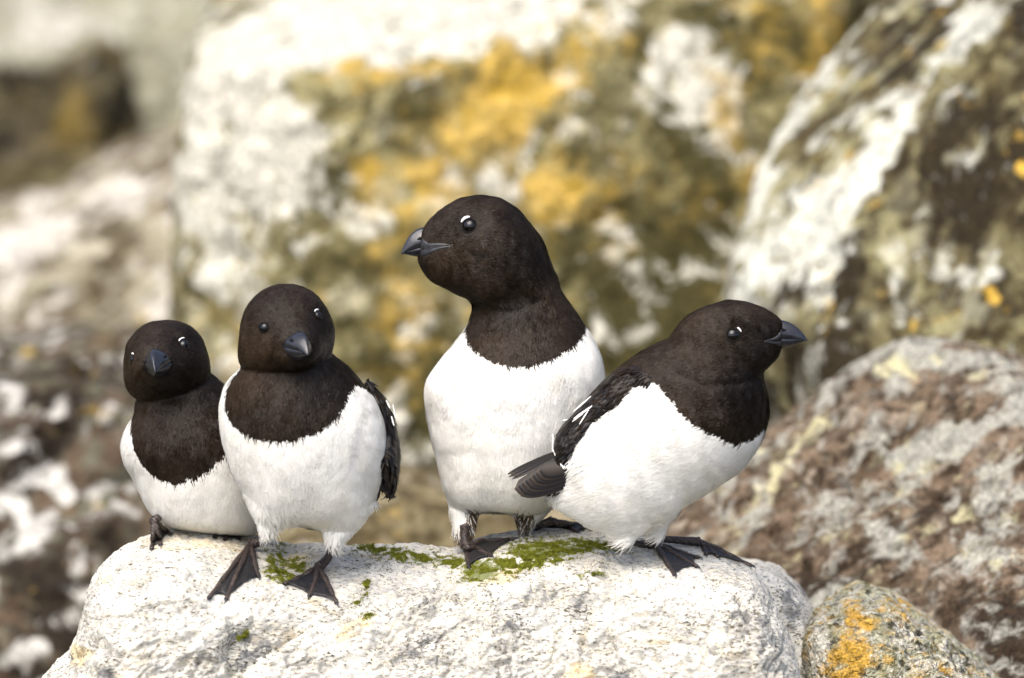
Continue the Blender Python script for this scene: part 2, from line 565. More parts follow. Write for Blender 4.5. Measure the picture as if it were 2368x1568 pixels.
# A: the large pale boulder with yellow lichen behind the birds
mA = mat_rock("yellow_lichen_rock", (0.20, 0.165, 0.085), (0.40, 0.34, 0.21), (0.11, 0.088, 0.035), (0.60, 0.585, 0.51), (0.33, 0.20, 0.026), (0.036, 0.029, 0.007), 1.2, bump=0.7, soft=1.3, ysoft=2.2, fleck=(34, 0.5, 0.75))
boulder("boulder", (1150, 620, 4700), [
    ((700, 158, 3800), (1350, 62, 3900), (1000, 1200, 3450)),
    ((700, 150, 3800), (1350, 54, 3900), (900, -75, 4700)),
    ((715, 120, 3800), (410, 175, 4150), (405, 900, 4000)),
    ((415, 170, 4150), (610, 104, 4050), (690, -6, 4800)),
    ((412, 170, 4150), (398, 900, 4050), (470, 400, 5400)),
    ((2000, 0, 4400), (1850, 900, 4100), (2050, 400, 5400)),
    ((700, 1090, 3500), (1400, 1120, 3500), (1000, 1180, 4500)),
    ((0, 400, 6200), (1000, 0, 6200), (1800, 900, 6200)),
    ((0, -330, 5200), (2000, -330, 5200), (1000, -360, 6000)),
], mA, "huge pale boulder with yellow lichen face and bright white top behind the birds", n=7, k=26,
    disp=((420, 20), (150, 15), (50, 9)), base=(0.31, 0.36, 0.40), var=0.24, seed=100, lam=150, masks=[
    (540, 340, 180, 260, 0, W, 0.55), (560, 330, 190, 260, 0, K, -0.3), (560, 360, 200, 320, 0, Y, -0.75), (560, 700, 190, 180, 0, W, 0.12),
    (950, 30, 460, 100, 9, W, 1.0), (1000, 5, 440, 90, 8, Y, -1.2), (700, 100, 120, 60, 8, Y, -0.8), (1000, 20, 400, 80, 8, K, -0.4),  # top face whitened in colour for its blown-out light
    (1180, 230, 130, 90, 10, Y, 0.45), (1290, 470, 110, 70, 0, Y, 0.5), (900, 165, 210, 40, 8, Y, 0.35), (1380, 120, 90, 70, 0, Y, 0.4), (950, 420, 180, 120, 0, Y, 0.15),
    (740, 410, 55, 70, 0, K, 0.5), (1200, 640, 60, 50, 0, K, 0.2), (1490, 680, 190, 280, 0, K, 0.55), (1590, 380, 90, 200, 0, K, 0.25), (950, 980, 170, 170, 0, K, 0.7), (950, 980, 170, 170, 0, Y, -0.3), (1500, 700, 220, 300, 0, Y, -0.2), (1130, 330, 40, 40, 0, K, 0.3), (830, 620, 60, 40, 0, K, 0.3), (1450, 860, 160, 130, 0, K, 0.35), (1600, 720, 90, 150, 0, K, 0.4), (1660, 420, 70, 260, -20, K, 0.5), (1800, 130, 130, 90, 50, K, 0.35),  # dark blob at lower centre paints the shadow of the crevice
    (1560, 200, 160, 180, 0, W, 0.22), (1560, 200, 160, 180, 0, Y, -0.25), (820, 700, 150, 180, 0, K, 0.05)])

# B: far grey boulder, upper left
mB = mat_rock("grey_far_rock", (0.31, 0.285, 0.245), (0.40, 0.372, 0.335), (0.24, 0.21, 0.175), (0.46, 0.44, 0.40), (0.3, 0.22, 0.06), (0.10, 0.085, 0.04), 0.9, bump=0.3, soft=2.0, fleck=(16, 0.3, 0.4))
boulder("boulder", (350, 20, 10500), [
    ((-300, 175, 9300), (330, 150, 9300), (0, -150, 9800)),
    ((-300, 190, 9300), (500, 160, 9300), (0, 190, 10500)),
    ((0, -250, 10000), (800, -250, 10000), (400, -270, 11000)),
    ((-900, 0, 9800), (-900, 300, 9800), (-900, 0, 11000)),
    ((1000, 0, 9800), (1000, 300, 9800), (1000, 0, 11000)),
    ((0, 0, 12500), (500, 0, 12500), (0, 400, 12500)),
], mB, "smooth grey boulder far off in the upper left corner", n=6, k=22, disp=((400, 40), (140, 18), (50, 6)), base=(0.36, 0.1, 0.22), seed=200, masks=[(150, 60, 160, 70, 0, W, 0.25), (520, 100, 120, 60, 0, K, 0.2)])

boulder("boulder", (520, 260, 9500), [
    ((330, 130, 9050), (700, 130, 9050), (500, 430, 8700)),
    ((330, 118, 9050), (700, 118, 9050), (500, 90, 9900)),
    ((300, 150, 9100), (352, 420, 8800), (330, 300, 10200)),
    ((352, 420, 8800), (700, 470, 8800), (500, 500, 10200)),
    ((900, 0, 9000), (900, 500, 9000), (950, 300, 10500)),
    ((0, 0, 11000), (500, 0, 11000), (0, 400, 11000)),
], mB, "pale grey far boulder right beside the dark mossy gap at upper left", n=6, k=9, disp=((300, 50), (120, 20), (50, 6)), base=(0.34, 0.1, 0.24), seed=260)

# K: brown mossy rock under the grey boulder, darkened to paint the crevice's shade
mK = mat_rock("brown_moss_rock", (0.085, 0.062, 0.032), (0.17, 0.14, 0.085), (0.05, 0.035, 0.014), (0.33, 0.30, 0.24), (0.11, 0.068, 0.004), (0.012, 0.008, 0.003), 0.8, bump=0.6, soft=1.6, ysoft=2.0, fleck=(18, 0.4, 0.6))
boulder("boulder", (180, 420, 9300), [
    ((-50, 200, 9000), (330, 180, 9000), (200, 500, 8300)),
    ((-300, 175, 9300), (400, 165, 9300), (100, 165, 9900)),
    ((318, 200, 9100), (360, 600, 8600), (420, 300, 10000)),
    ((-600, 0, 8800), (-600, 600, 8800), (-600, 0, 10500)),
    ((-600, 900, 8500), (400, 900, 8500), (0, 920, 10500)),
    ((0, 0, 11500), (500, 0, 11500), (0, 400, 11500)),
], mK, "dark brown mossy rock in the gap below the far grey boulder", n=6, k=7, base=(0.12, 0.14, 0.46), var=0.2, seed=300, disp=((300, 80), (120, 45), (40, 12)), masks=[
    (160, 250, 50, 90, 0, Y, 0.55), (250, 320, 70, 50, 0, Y, 0.25), (110, 170, 60, 60, 0, K, 0.5), (300, 200, 70, 60, 0, K, 0.4), (40, 340, 90, 60, 0, W, 0.12), (150, 420, 130, 40, 0, W, 0.2)])

# C: sloping pale rock at mid left
mC = mat_rock("mauve_grey_rock", (0.25, 0.20, 0.165), (0.42, 0.37, 0.325), (0.155, 0.11, 0.09), (0.56, 0.535, 0.49), (0.28, 0.20, 0.05), (0.065, 0.046, 0.028), 1.0, bump=0.5, soft=1.5, fleck=(22, 0.45, 0.6))
boulder("boulder", (180, 800, 6200), [
    ((0, 640, 5600), (380, 480, 5600), (200, 950, 5200)),
    ((0, 610, 5600), (380, 455, 5600), (210, 410, 6500)),
    ((470, 400, 5700), (520, 900, 5400), (560, 600, 6800)),
    ((-700, 600, 5700), (-700, 900, 5700), (-700, 600, 7000)),
    ((-700, 1250, 5300), (500, 1250, 5300), (0, 1280, 7000)),
    ((0, 0, 6900), (500, 0, 6900), (0, 400, 6900)),
], mC, "sloping pale grey rock with a brown mottled face at mid left", n=7, k=16, disp=((300, 30), (110, 16), (40, 6)), base=(0.30, 0.15, 0.33), var=0.2, seed=400, lam=140, masks=[
    (180, 500, 260, 60, 20, W, 0.45), (60, 560, 80, 40, 20, W, 0.3), (360, 510, 60, 35, 0, W, 0.4), (270, 580, 60, 60, 0, K, 0.3), (120, 730, 140, 60, 20, K, 0.25), (30, 700, 70, 80, 0, W, 0.25), (380, 700, 90, 150, 0, W, 0.2), (50, 860, 110, 30, 0, Y, 0.35)])

# D: dark rock with white lichen at lower left
mD = mat_rock("dark_lichen_rock", (0.060, 0.037, 0.026), (0.14, 0.092, 0.072), (0.19, 0.18, 0.155), (0.56, 0.55, 0.52), (0.20, 0.12, 0.012), (0.014, 0.009, 0.005), 1.1, bump=0.6, soft=1.2, fleck=(28, 0.55, 0.7))
boulder("boulder", (130, 1300, 4300), [
    ((0, 900, 3500), (300, 880, 3500), (150, 1500, 3000)),
    ((0, 885, 3500), (300, 868, 3500), (150, 830, 4300)),
    ((480, 900, 3600), (520, 1500, 3300), (560, 1000, 5000)),
    ((-700, 900, 3700), (-700, 1500, 3700), (-700, 900, 5000)),
    ((-700, 2300, 3300), (500, 2300, 3300), (0, 2300, 5000)),
    ((0, 0, 6000), (500, 0, 6000), (0, 400, 6000)),
], mD, "dark brown rock blotched with white lichen at lower left behind the perch", n=7, k=16, base=(0.28, 0.12, 0.42), var=0.28, seed=500, lam=110, disp=((280, 40), (100, 24), (36, 9)), masks=[
    (210, 940, 90, 60, 0, W, 0.3), (250, 1000, 50, 60, 0, W, 0.25), (150, 1130, 60, 50, 30, W, 0.45), (60, 1010, 40, 60, 30, W, 0.3), (40, 1240, 50, 60, 0, W, 0.3), (150, 1450, 60, 40, 0, W, 0.25), (60, 1520, 60, 40, 0, W, 0.2),
    (220, 1130, 70, 160, -20, K, -0.5), (60, 1430, 50, 70, 0, Y, 0.35), (170, 980, 40, 80, 0, K, 0.5), (80, 1100, 80, 60, 0, K, 0.4), (110, 1350, 110, 70, 0, K, 0.35), (90, 920, 70, 30, 0, K, 0.5)])

# J: brown rubble rock glimpsed between the birds' legs
mJ = mat_rock("brown_gap_rock", (0.15, 0.11, 0.065), (0.25, 0.20, 0.135), (0.10, 0.07, 0.035), (0.40, 0.36, 0.29), (0.25, 0.16, 0.04), (0.035, 0.024, 0.012), 1.2, bump=0.5, soft=1.4, fleck=(34, 0.4, 0.6))
boulder("boulder", (950, 1320, 3100), [
    ((600, 1140, 2700), (1300, 1140, 2700), (900, 1500, 2200)),
    ((600, 1132, 2700), (1300, 1132, 2700), (900, 1095, 3300)),
    ((380, 1100, 2700), (350, 1500, 2500), (400, 1300, 4000)),
    ((1650, 1100, 2700), (1700, 1500, 2500), (1750, 1300, 4000)),
    ((0, 2400, 2500), (1500, 2400, 2500), (900, 2450, 4000)),
    ((0, 0, 4000), (500, 0, 4000), (0, 400, 4000)),
], mJ, "low brown rock glimpsed between the legs of the birds", n=6, k=14, base=(0.22, 0.15, 0.3), var=0.2, seed=600, disp=((260, 22), (90, 10), (32, 4)), masks=[(950, 1180, 60, 30, 0, W, 0.25), (880, 1200, 60, 50, 0, K, 0.3)])

# E: big rock on the right with white bands
mE = mat_rock("banded_rock", (0.13, 0.095, 0.045), (0.33, 0.29, 0.185), (0.065, 0.043, 0.016), (0.58, 0.585, 0.52), (0.50, 0.29, 0.03), (0.016, 0.010, 0.003), 1.3, streak=((0, 0.75, 0), (1.0, 1.0, 0.6)), bump=0.7, soft=1.3, fleck=(40, 0.7, 0.8))
boulder("boulder", (2150, 450, 3900), [
    ((2000, 250, 2900), (2367, 300, 2700), (2150, 900, 2400)),
    ((2062, -10, 3600), (1775, 330, 3250), (2020, 280, 2880)),
    ((1775, 330, 3250), (1672, 660, 3000), (1900, 600, 2720)),
    ((1668, 680, 3000), (1760, 860, 2900), (1850, 800, 2640)),
    ((2062, -20, 3600), (1765, 330, 3260), (1960, 150, 4600)),
    ((1672, 640, 3020), (1755, 380, 3250), (1800, 500, 4600)),
    ((2060, -80, 3600), (2700, -220, 3000), (2400, -200, 4500)),
    ((3000, 0, 2700), (2950, 900, 2600), (3100, 400, 4500)),
    ((1700, 1250, 2600), (2600, 1250, 2500), (2000, 1300, 4000)),
    ((0, 0, 5500), (500, 0, 5500), (0, 400, 5500)),
], mE, "large brown rock with slanting white bands rising at the right", n=7, k=26, base=(0.22, 0.14, 0.50), var=0.24, seed=700, lam=120, disp=((300, 13), (110, 10), (38, 8)), masks=[
    (1830, 260, 230, 45, 51, W, 0.35), (1715, 520, 200, 30, 68, W, 0.55), (1715, 520, 200, 40, 68, K, -0.6), (1830, 260, 230, 55, 51, K, -0.5),
    (1960, 420, 270, 54, 58, W, 0.60), (1960, 420, 270, 70, 58, K, -0.5), (1760, 610, 160, 48, 62, W, 0.62), (1760, 610, 160, 60, 62, K, -0.5), (2250, 50, 120, 70, 60, W, 0.5), (1900, 150, 190, 60, 50, K, -0.4), (1900, 150, 190, 60, 50, W, 0.05), (2080, 160, 120, 34, 60, K, 0.6),
    (2250, 400, 150, 120, 0, K, 0.35), (1850, 640, 60, 40, 20, K, 0.6), (1930, 610, 40, 40, 0, K, 0.5), (2230, 460, 90, 90, 0, K, 0.4), (2270, 640, 90, 40, 0, W, 0.45), (2312, 678, 14, 14, 0, Y, 1.2), (2350, 385, 16, 24, 0, Y, 0.7), (2050, 720, 160, 90, 0, W, 0.12), (2050, 560, 150, 80, 30, W, 0.1), (1920, 800, 120, 70, 0, K, 0.25)])

# F: nearer rock at lower right
mF = mat_rock("crusty_brown_rock", (0.18, 0.115, 0.085), (0.35, 0.245, 0.205), (0.090, 0.054, 0.036), (0.46, 0.455, 0.40), (0.52, 0.46, 0.31), (0.028, 0.016, 0.008), 2.2, streak=((0, 0.7, 0), (1.0, 1.0, 0.5)), speck=0.3, bump=0.9, soft=1.7, ysoft=1.6, fleck=(90, 0.6, 0.7))
boulder("boulder", (2130, 1350, 1900), [
    ((2120, 830, 1750), (2367, 900, 1500), (2100, 1568, 750)),
    ((2120, 830, 1750), (1560, 1200, 1750), (1900, 1568, 900)),
    ((2120, 800, 1800), (2500, 890, 1650), (2300, 820, 2600)),
    ((2120, 795, 1800), (1985, 850, 1820), (2040, 780, 2600)),
    ((1990, 848, 1820), (1540, 1205, 1800), (1800, 980, 3000)),
    ((2367, 900, 1450), (2500, 1568, 600), (2900, 1200, 1400)),
    ((1300, 2600, 900), (2600, 2600, 900), (2000, 2650, 2500)),
    ((0, 0, 3200), (500, 0, 3200), (0, 400, 3200)),
    ((1420, 1200, 2000), (1420, 1700, 1800), (1420, 1400, 3000)),
    ((3100, 1200, 2000), (3100, 1700, 1800), (3100, 1400, 3000)),
], mF, "brown crusted rock with grey green lichen streaks at lower right", n=8, k=24, base=(0.33, 0.18, 0.30), var=0.26, seed=800, lam=70, disp=((320, 15), (95, 11), (30, 8), (11, 3)), masks=[
    (2130, 815, 150, 26, -6, W, 0.6), (2030, 835, 80, 24, 30, W, 0.5), (1930, 905, 90, 16, 42, W, 0.4), (1780, 1030, 130, 16, 40, W, 0.35), (2330, 900, 70, 60, -30, W, 0.4), (2040, 860, 60, 40, 0, W, 0.3), (1820, 1070, 150, 22, 52, Y, 0.5), (2085, 870, 40, 20, 0, Y, 0.5), (1790, 1160, 60, 14, 55, Y, 0.4),
    (2230, 1020, 190, 40, 30, W, 0.45), (2150, 1080, 130, 30, 38, W, 0.35), (1760, 1180, 120, 26, 60, W, 0.35), (1930, 1120, 160, 30, 60, W, 0.35), (2310, 1160, 80, 90, 0, W, 0.45), (2280, 1300, 100, 40, 30, W, 0.4), (2000, 1190, 40, 70, 50, W, 0.25), (1910, 1380, 30, 60, -30, W, 0.4), (2080, 1290, 50, 40, 0, W, 0.3),
    (2150, 1200, 130, 60, 30, K, 0.25), (2000, 1290, 140, 70, 30, K, 0.35), (1870, 1330, 120, 70, 20, K, 0.35), (2330, 1480, 90, 110, 0, K, 0.6), (2180, 960, 90, 60, 0, K, 0.15), (1960, 890, 60, 30, 40, K, 0.5), (2250, 1400, 120, 60, 0, K, 0.25)])

# G: small stone with orange lichen, bottom right
mG = mat_rock("orange_lichen_stone", (0.54, 0.50, 0.40), (0.70, 0.66, 0.56), (0.32, 0.27, 0.16), (0.72, 0.70, 0.62), (0.52, 0.28, 0.03), (0.022, 0.019, 0.013), 3.0, speck=0.35, bump=0.9, soft=1.4, ysoft=1.8, fleck=(190, 0.5, 0.9))
boulder("stone", (2060, 1700, 330), [
    ((1950, 1560, 40), (2150, 1560, 60), (2050, 1420, 170)),
    ((1862, 1470, 220), (1840, 1620, 200), (1950, 1560, 40)),
    ((1866, 1466, 220), (1985, 1402, 260), (1930, 1470, 100)),
    ((1985, 1400, 240), (2075, 1398, 240), (2030, 1380, 400)),
    ((2075, 1398, 240), (2170, 1480, 240), (2140, 1440, 400)),
    ((2165, 1480, 240), (2300, 1575, 240), (2250, 1520, 400)),
    ((2130, 1440, 170), (2290, 1575, 180), (2160, 1560, 60)),
    ((1858, 1470, 220), (1840, 1620, 220), (1890, 1500, 500)),
    ((1600, 2400, 300), (2300, 2400, 300), (2000, 2420, 600)),
    ((1800, 1500, 700), (2000, 1500, 700), (2000, 1700, 700)),
], mG, "small stone with orange and black lichen in the bottom right corner", n=7, k=16, base=(0.50, 0.33, 0.26), var=0.16, seed=900, lam=50, disp=((120, 13), (42, 8), (14, 3.5)), masks=[
    (1945, 1500, 60, 70, 0, K, -0.45), (1940, 1520, 30, 60, 10, Y, 0.55), (1975, 1440, 45, 25, 0, Y, 0.5), (1960, 1568, 30, 30, 0, Y, 0.5), (2080, 1420, 60, 22, -20, Y, 0.25), (2080, 1480, 80, 50, 0, K, 0.3), (2200, 1550, 70, 40, 0, K, 0.2), (1880, 1500, 24, 60, 0, W, 0.5), (1880, 1500, 30, 70, 0, K, -0.3)])

# H: pale stone wedged behind the right end of the perch
def mini_masks(V, seed):
    S = V / PX
    return np.clip(np.stack([0.02 + 0.0 * S[:, 0], 0.2 + 0.2 * fbm(S, 60, 2, 0.5, seed), 0.22 + 0.3 * fbm(S, 45, 3, 0.5, seed + 5)], 1), 0, 1)


oH = boulder("stone", (1790, 1620, 420), [
    ((1740, 1470, 250), (1850, 1490, 260), (1800, 1345, 330)),
    ((1740, 1330, 330), (1810, 1330, 340), (1770, 1310, 500)),
    ((1805, 1332, 340), (1858, 1390, 350), (1850, 1370, 500)),
    ((1855, 1388, 350), (1882, 1450, 350), (1880, 1420, 500)),
    ((1880, 1446, 350), (1872, 1640, 330), (1900, 1540, 600)),
    ((1640, 1330, 340), (1640, 1600, 330), (1630, 1500, 600)),
    ((1500, 2400, 300), (2000, 2400, 300), (1800, 2420, 600)),
    ((1500, 1500, 700), (2000, 1500, 700), (2000, 1700, 700)),
], M_GRANITE, "pale granite stone wedged behind the right end of the perch boulder", n=7, k=14, base=(0.0, 0.22, 0.25), var=0.2, seed=950, lam=60, disp=((120, 9), (40, 4), (13, 2)), masks=[(1700, 1400, 600, 500, 0, 0, -1.0), (1840, 1430, 30, 60, 0, K, 0.5)])


# ------------------------------------------------------------------ the perch boulder
def curve1(pts, x):
    p = np.array(pts, float)
    d = np.linspace(p[0, 0], p[-1, 0], 4000)
    y = np.interp(d, p[:, 0], p[:, 1])
    ker = np.exp(-np.linspace(-2, 2, 25) ** 2); ker /= ker.sum()
    ys = np.convolve(np.pad(y, 12, mode='edge'), ker, mode='valid')
    return np.interp(x, d, ys)


CREST = [(-150, 3600), (-60, 2500), (20, 1750), (60, 1625), (90, 1570), (118, 1530), (150, 1508), (168, 1470), (190, 1400), (212, 1345), (238, 1300), (290, 1262), (335, 1240), (400, 1222), (470, 1222), (540, 1234), (600, 1246), (680, 1256), (760, 1260), (830, 1262), (900, 1258), (980, 1262), (1045, 1272), (1080, 1258), (1130, 1242), (1210, 1230), (1300, 1220), (1390, 1226), (1440, 1238), (1520, 1250), (1600, 1262), (1680, 1280), (1735, 1305), (1768, 1350), (1795, 1400), (1825, 1460), (1848, 1530), (1855, 1600), (1875, 1800), (1930, 2500), (2000, 3600)]
ROCK_O = at(1000, 1300, 0)
ROCK_C = (1000.0, 1300.0)


def rock_to_world(P):
    return ROCK_O + (((P[:, 0] - ROCK_C[0])[:, None] * RIGHT + (P[:, 1] - ROCK_C[1])[:, None] * DOWN + P[:, 2][:, None] * FWD) * PX)


def seg_dist(U, V, pts):
    pts = np.asarray(pts, float)
    best = np.full(len(U), 1e9)
    for a, b in zip(pts[:-1], pts[1:]):
        ab = b - a
        t = np.clip(((U - a[0]) * ab[0] + (V - a[1]) * ab[1]) / (ab @ ab), 0, 1)
        best = np.minimum(best, np.hypot(U - a[0] - t * ab[0], V - a[1] - t * ab[1]))
    return best


def build_perch():
    # u samples along the crest's own length
    uu = np.linspace(-150, 2000, 8000)
    vv = curve1(CREST, uu)
    wgt = np.where((vv < 1640), 1.0, 0.12)
    L = np.concatenate([[0], np.cumsum(np.hypot(np.diff(uu), 0.8 * np.diff(vv)) * wgt[1:])])
    us = np.interp(np.linspace(0, L[-1], 900), L, uu)
    vc = curve1(CREST, us)
    x = (us - 960) / 900
    wc = 250 - 210 * np.abs(x) ** 3.2 + 60 * np.exp(-((us - 1300) / 170) ** 2) - 30 * np.exp(-((us - 900) / 120) ** 2)
    # profile across: d>0 towards the camera
    dd = np.concatenate([np.linspace(-900, -160, 24, endpoint=False), np.linspace(-160, 0, 40, endpoint=False), np.linspace(0, 640, 2000)])
    def prof(d):
        f = np.where(d >= 0, 0.26 * d + 150 * (np.clip(d, 0, None) / 500) ** 4, 0)
        b = np.clip(-d, 0, None)
        return f + 0.12 * b + 420 * (b / 420) ** 2.6
    fd = dd[64:]
    ff = prof(fd)
    L2 = np.concatenate([[0], np.cumsum(np.hypot(np.diff(fd), np.diff(ff)) * np.where(ff[1:] < 380, 1, 0.25))])
    fs = np.interp(np.linspace(0, L2[-1], 340), L2, fd)
    ds = np.concatenate([dd[:64], fs])
    fv = prof(ds)
    ext = np.linspace(0, 1, 26)[1:]
    ds = np.concatenate([ds, ds[-1] + 60 * ext]); fv = np.concatenate([fv, fv[-1] + 2300 * ext])
    nu, nd = len(us), len(ds)
    U = np.repeat(us[:, None], nd, 1)
    Dm = np.repeat(ds[None, :], nu, 0)
    Wd = wc[:, None] - Dm
    Vv = vc[:, None] + fv[None, :]
    P = np.stack([U.ravel(), Vv.ravel(), Wd.ravel()], 1)
    # normals of the smooth surface
    G = P.reshape(nu, nd, 3)
    du = np.gradient(G, axis=0); dv = np.gradient(G, axis=1)
    N = np.cross(du.reshape(-1, 3), dv.reshape(-1, 3))
    N /= np.linalg.norm(N, axis=1)[:, None] + 1e-9
    if N[np.argmin(np.abs(P[:, 0] - 1000) + np.abs(P[:, 1] - 1350)), 1] > 0: N = -N
    u, v = P[:, 0], P[:, 1]
    S = P * np.array([0.75, 1.15, 1.0])
    ang = math.radians(28)
    S2 = np.stack([u * math.cos(ang) - v * math.sin(ang), (u * math.sin(ang) + v * math.cos(ang)) * 1.9, P[:, 2]], 1)
    top = smooth01(v - np.repeat(vc, nd), 20, 160)     # keep the crest line calm
    seen = 1 - smooth01(v, 1640, 1800)      # the coarse skirt below takes only broad relief
    seen *= 1 - smooth01(-Dm.ravel(), 160, 300)
    h = fbm(S2, 190, 1, 0.5, 11) * (5 + 22 * top) + fbm(P, 420, 2, 0.5, 12) * 40 * (1 - seen)
    hb = h.copy()
    h += (fbm(S2, 190, 3, 0.5, 11) - fbm(S2, 190, 1, 0.5, 11)) * (5 + 22 * top)
    h += fbm(S2, 66, 4, 0.55, 15) * (4 + 7 * top)
    h -= np.exp(-(np.abs(fbm(S2, 130, 3, 0.55, 19)) / 0.10) ** 2) * 12 * (0.25 + 0.75 * top)
    h -= np.exp(-(np.abs(fbm(S2, 60, 3, 0.55, 20)) / 0.10) ** 2) * 5 * (0.25 + 0.75 * top)
    g = fbm(S, 17, 3, 0.6, 23)
    h += g * 2.4 - np.clip(-g - 0.5, 0, 1) * 6
    h += fbm(S, 7, 2, 0.5, 29) * 0.8
    cracks = np.full(len(u), 1e9)
    # hollows and ledges seen on the photograph's boulder
    for (bu, bv, ru, rv, am) in [(665, 1300, 46, 36, -22), (1180, 1332, 60, 20, -12), (985, 1300, 80, 14, -8), (450, 1330, 110, 50, 10), (1330, 1500, 130, 60, 10), (1040, 1450, 120, 70, 10), (1600, 1450, 130, 60, 12), (980, 1372, 150, 30, 9), (1290, 1300, 110, 16, 6)]:
        h += am * np.exp(-((u - bu) / ru) ** 2 - ((v - bv) / rv) ** 2)
    for pts, wd, am in [([(585, 1345), (650, 1352), (735, 1385), (800, 1420), (860, 1432)], 9, -7), ([(700, 1440), (620, 1490), (560, 1520), (530, 1568)], 12, -8), ([(830, 1275), (960, 1312), (1075, 1335), (1160, 1345)], 8, -5),
                        ([(1110, 1345), (1250, 1330), (1340, 1285), (1450, 1276)], 7, -5), ([(800, 1350), (850, 1330), (848, 1300)], 6, -4), ([(1380, 1400), (1345, 1450), (1335, 1500)], 8, -7), ([(1640, 1330), (1700, 1370), (1720, 1440)], 9, -6), ([(1500, 1470), (1620, 1480), (1700, 1520)], 9, -7),
                        ([(120, 1540), (160, 1520), (200, 1490), (240, 1470)], 7, -8), ([(255, 1530), (290, 1550), (320, 1580)], 8, -8), ([(900, 1440), (850, 1500), (830, 1568)], 14, -8), ([(1060, 1380), (1100, 1420), (1090, 1480)], 16, -7)]:
        dist = seg_dist(u + fbm(S, 40, 2, 0.5, 41) * 8, v + fbm(S, 40, 2, 0.5, 43) * 8, pts)
        h += 1.7 * am * np.exp(-(dist / (0.8 * wd)) ** 2)
        cracks = np.minimum(cracks, dist / wd)
    h = hb + (h - hb) * seen
    calm = np.zeros(len(u))
    for (bu, bv, br) in FEET: calm = np.maximum(calm, np.exp(-(((u - bu) / br) ** 2 + ((v - bv) / br) ** 2) ** 2))
    fine = g * 2.4 + fbm(S, 7, 2, 0.5, 29) * 0.8
    h = h * (1 - calm) + calm * fine * 0.8
    P = P + N * h[:, None]
    V = rock_to_world(P)
    i = np.arange(nu * nd).reshape(nu, nd)
    q = np.stack([i[:-1, :-1].ravel(), i[:-1, 1:].ravel(), i[1:, 1:].ravel(), i[1:, :-1].ravel()], 1)
    a, b, c = V[q[0, 0]], V[q[0, 1]], V[q[0, 2]]
    mid = q[len(q) // 2]
    nn = np.cross(V[mid[1]] - V[mid[0]], V[mid[2]] - V[mid[0]])
    if nn @ (-FWD + np.array([0, 0, 1.0])) < 0: q = q[:, ::-1]
    me = mesh_from("perch_boulder", V, q)
    mk = np.zeros((len(V), 3))
    wu, wv = u + fbm(S, 60, 3, 0.5, 61) * 16, v + fbm(S, 60, 3, 0.5, 63) * 10
    def blob(bu, bv, ru, rv, a_, ch, st):
        ca, sa = math.cos(math.radians(a_)), math.sin(math.radians(a_))
        x_, y_ = ((wu - bu) * ca - (wv - bv) * sa) / ru, ((wu - bu) * sa + (wv - bv) * ca) / rv
        mk[:, ch] += st * np.exp(-(x_ * x_ + y_ * y_) ** 1.4)
    for b_ in MOSS: blob(b_[0], b_[1], b_[2] * 1.15, b_[3] * 1.25, b_[4], 0, b_[5] * 0.75)
    mk[:, 1] += 0.10 + 0.14 * fbm(S, 150, 3, 0.5, 71) + 0.18 * smooth01(-u, -900, -200) * 0.6
    mk[:, 2] += 0.10 + 0.20 * fbm(S2, 90, 3, 0.5, 73)
    for b_ in [(549, 1457, 45, 14, 25, 2, 0.6), (571, 1493, 40, 14, 25, 2, 0.6), (625, 1471, 40, 20, 25, 2, 0.5), (740, 1512, 70, 18, 30, 2, 0.55), (1195, 1423, 40, 26, 10, 2, 0.4), (1007, 1449, 50, 18, 0, 2, 0.4), (970, 1500, 70, 40, 0, 2, 0.35), (1337, 1412, 30, 40, 0, 2, 0.4), (1580, 1434, 60, 24, 0, 2, 0.4), (1720, 1440, 40, 60, 30, 2, 0.35), (265, 1530, 26, 36, 0, 2, 0.55), (150, 1525, 30, 14, 0, 2, 0.4),
               (1428, 1551, 26, 22, 0, 2, 1.0), (1340, 1548, 36, 26, 0, 1, 0.6), (1172, 1330, 40, 14, 10, 1, 0.6), (240, 1345, 18, 12, 45, 1, 0.7), (175, 1505, 20, 20, 0, 1, 0.6), (800, 1440, 90, 24, 20, 1, 0.35), (480, 1250, 130, 30, 0, 1, 0.3), (1380, 1430, 70, 30, 0, 1, 0.15), (700, 1290, 60, 40, 0, 1, 0.3)]: blob(*b_)
    mk[:, 2] += 0.45 * np.exp(-(cracks / 0.7) ** 2) * (0.6 + 0.6 * fbm(S, 50, 2, 0.5, 99))  # crack lines darkened to paint in their shading
    mk[:, 1] += 0.2 * np.exp(-(cracks / 1.6) ** 2)
    col_attr(me, "masks", np.clip(mk, 0, 1.2))
    base = np.array([ROCK_O[0], ROCK_O[1], 0.0])
    o = mesh_obj("perch_boulder", me, M_GRANITE, loc=base)
    tag(o, "white granite boulder in front on which all the birds stand", "boulder")
    bvh = BVHTree.FromPolygons([tuple(x) for x in V.tolist()], q.tolist())
    return o, bvh


FEET = [(540, 1325, 95), (722, 1360, 75), (1120, 1290, 75), (1300, 1228, 60), (1565, 1300, 70), (1690, 1290, 65), (370, 1250, 45)]
MOSS = [(960, 1288, 120, 14, -8, 0.75), (870, 1268, 50, 8, -5, 0.5), (1060, 1306, 40, 14, -10, 0.6), (1200, 1300, 110, 24, 14, 0.8), (1290, 1262, 110, 16, 0, 0.7), (1390, 1262, 60, 12, 0, 0.55), (1110, 1325, 36, 16, 0, 0.75), (1250, 1285, 60, 20, 0, 0.7), (660, 1335, 44, 12, -12, 0.8), (690, 1312, 18, 24, 0, 0.6), (640, 1300, 26, 30, 0, 0.45), (825, 1390, 26, 7, 40, 0.6), (850, 1425, 14, 8, 0, 0.7), (848, 1350, 6, 20, 0, 0.5), (1370, 1330, 30, 8, 0, 0.4), (560, 1470, 24, 8, 30, 0.5)]
perch, PERCH_BVH = build_perch()


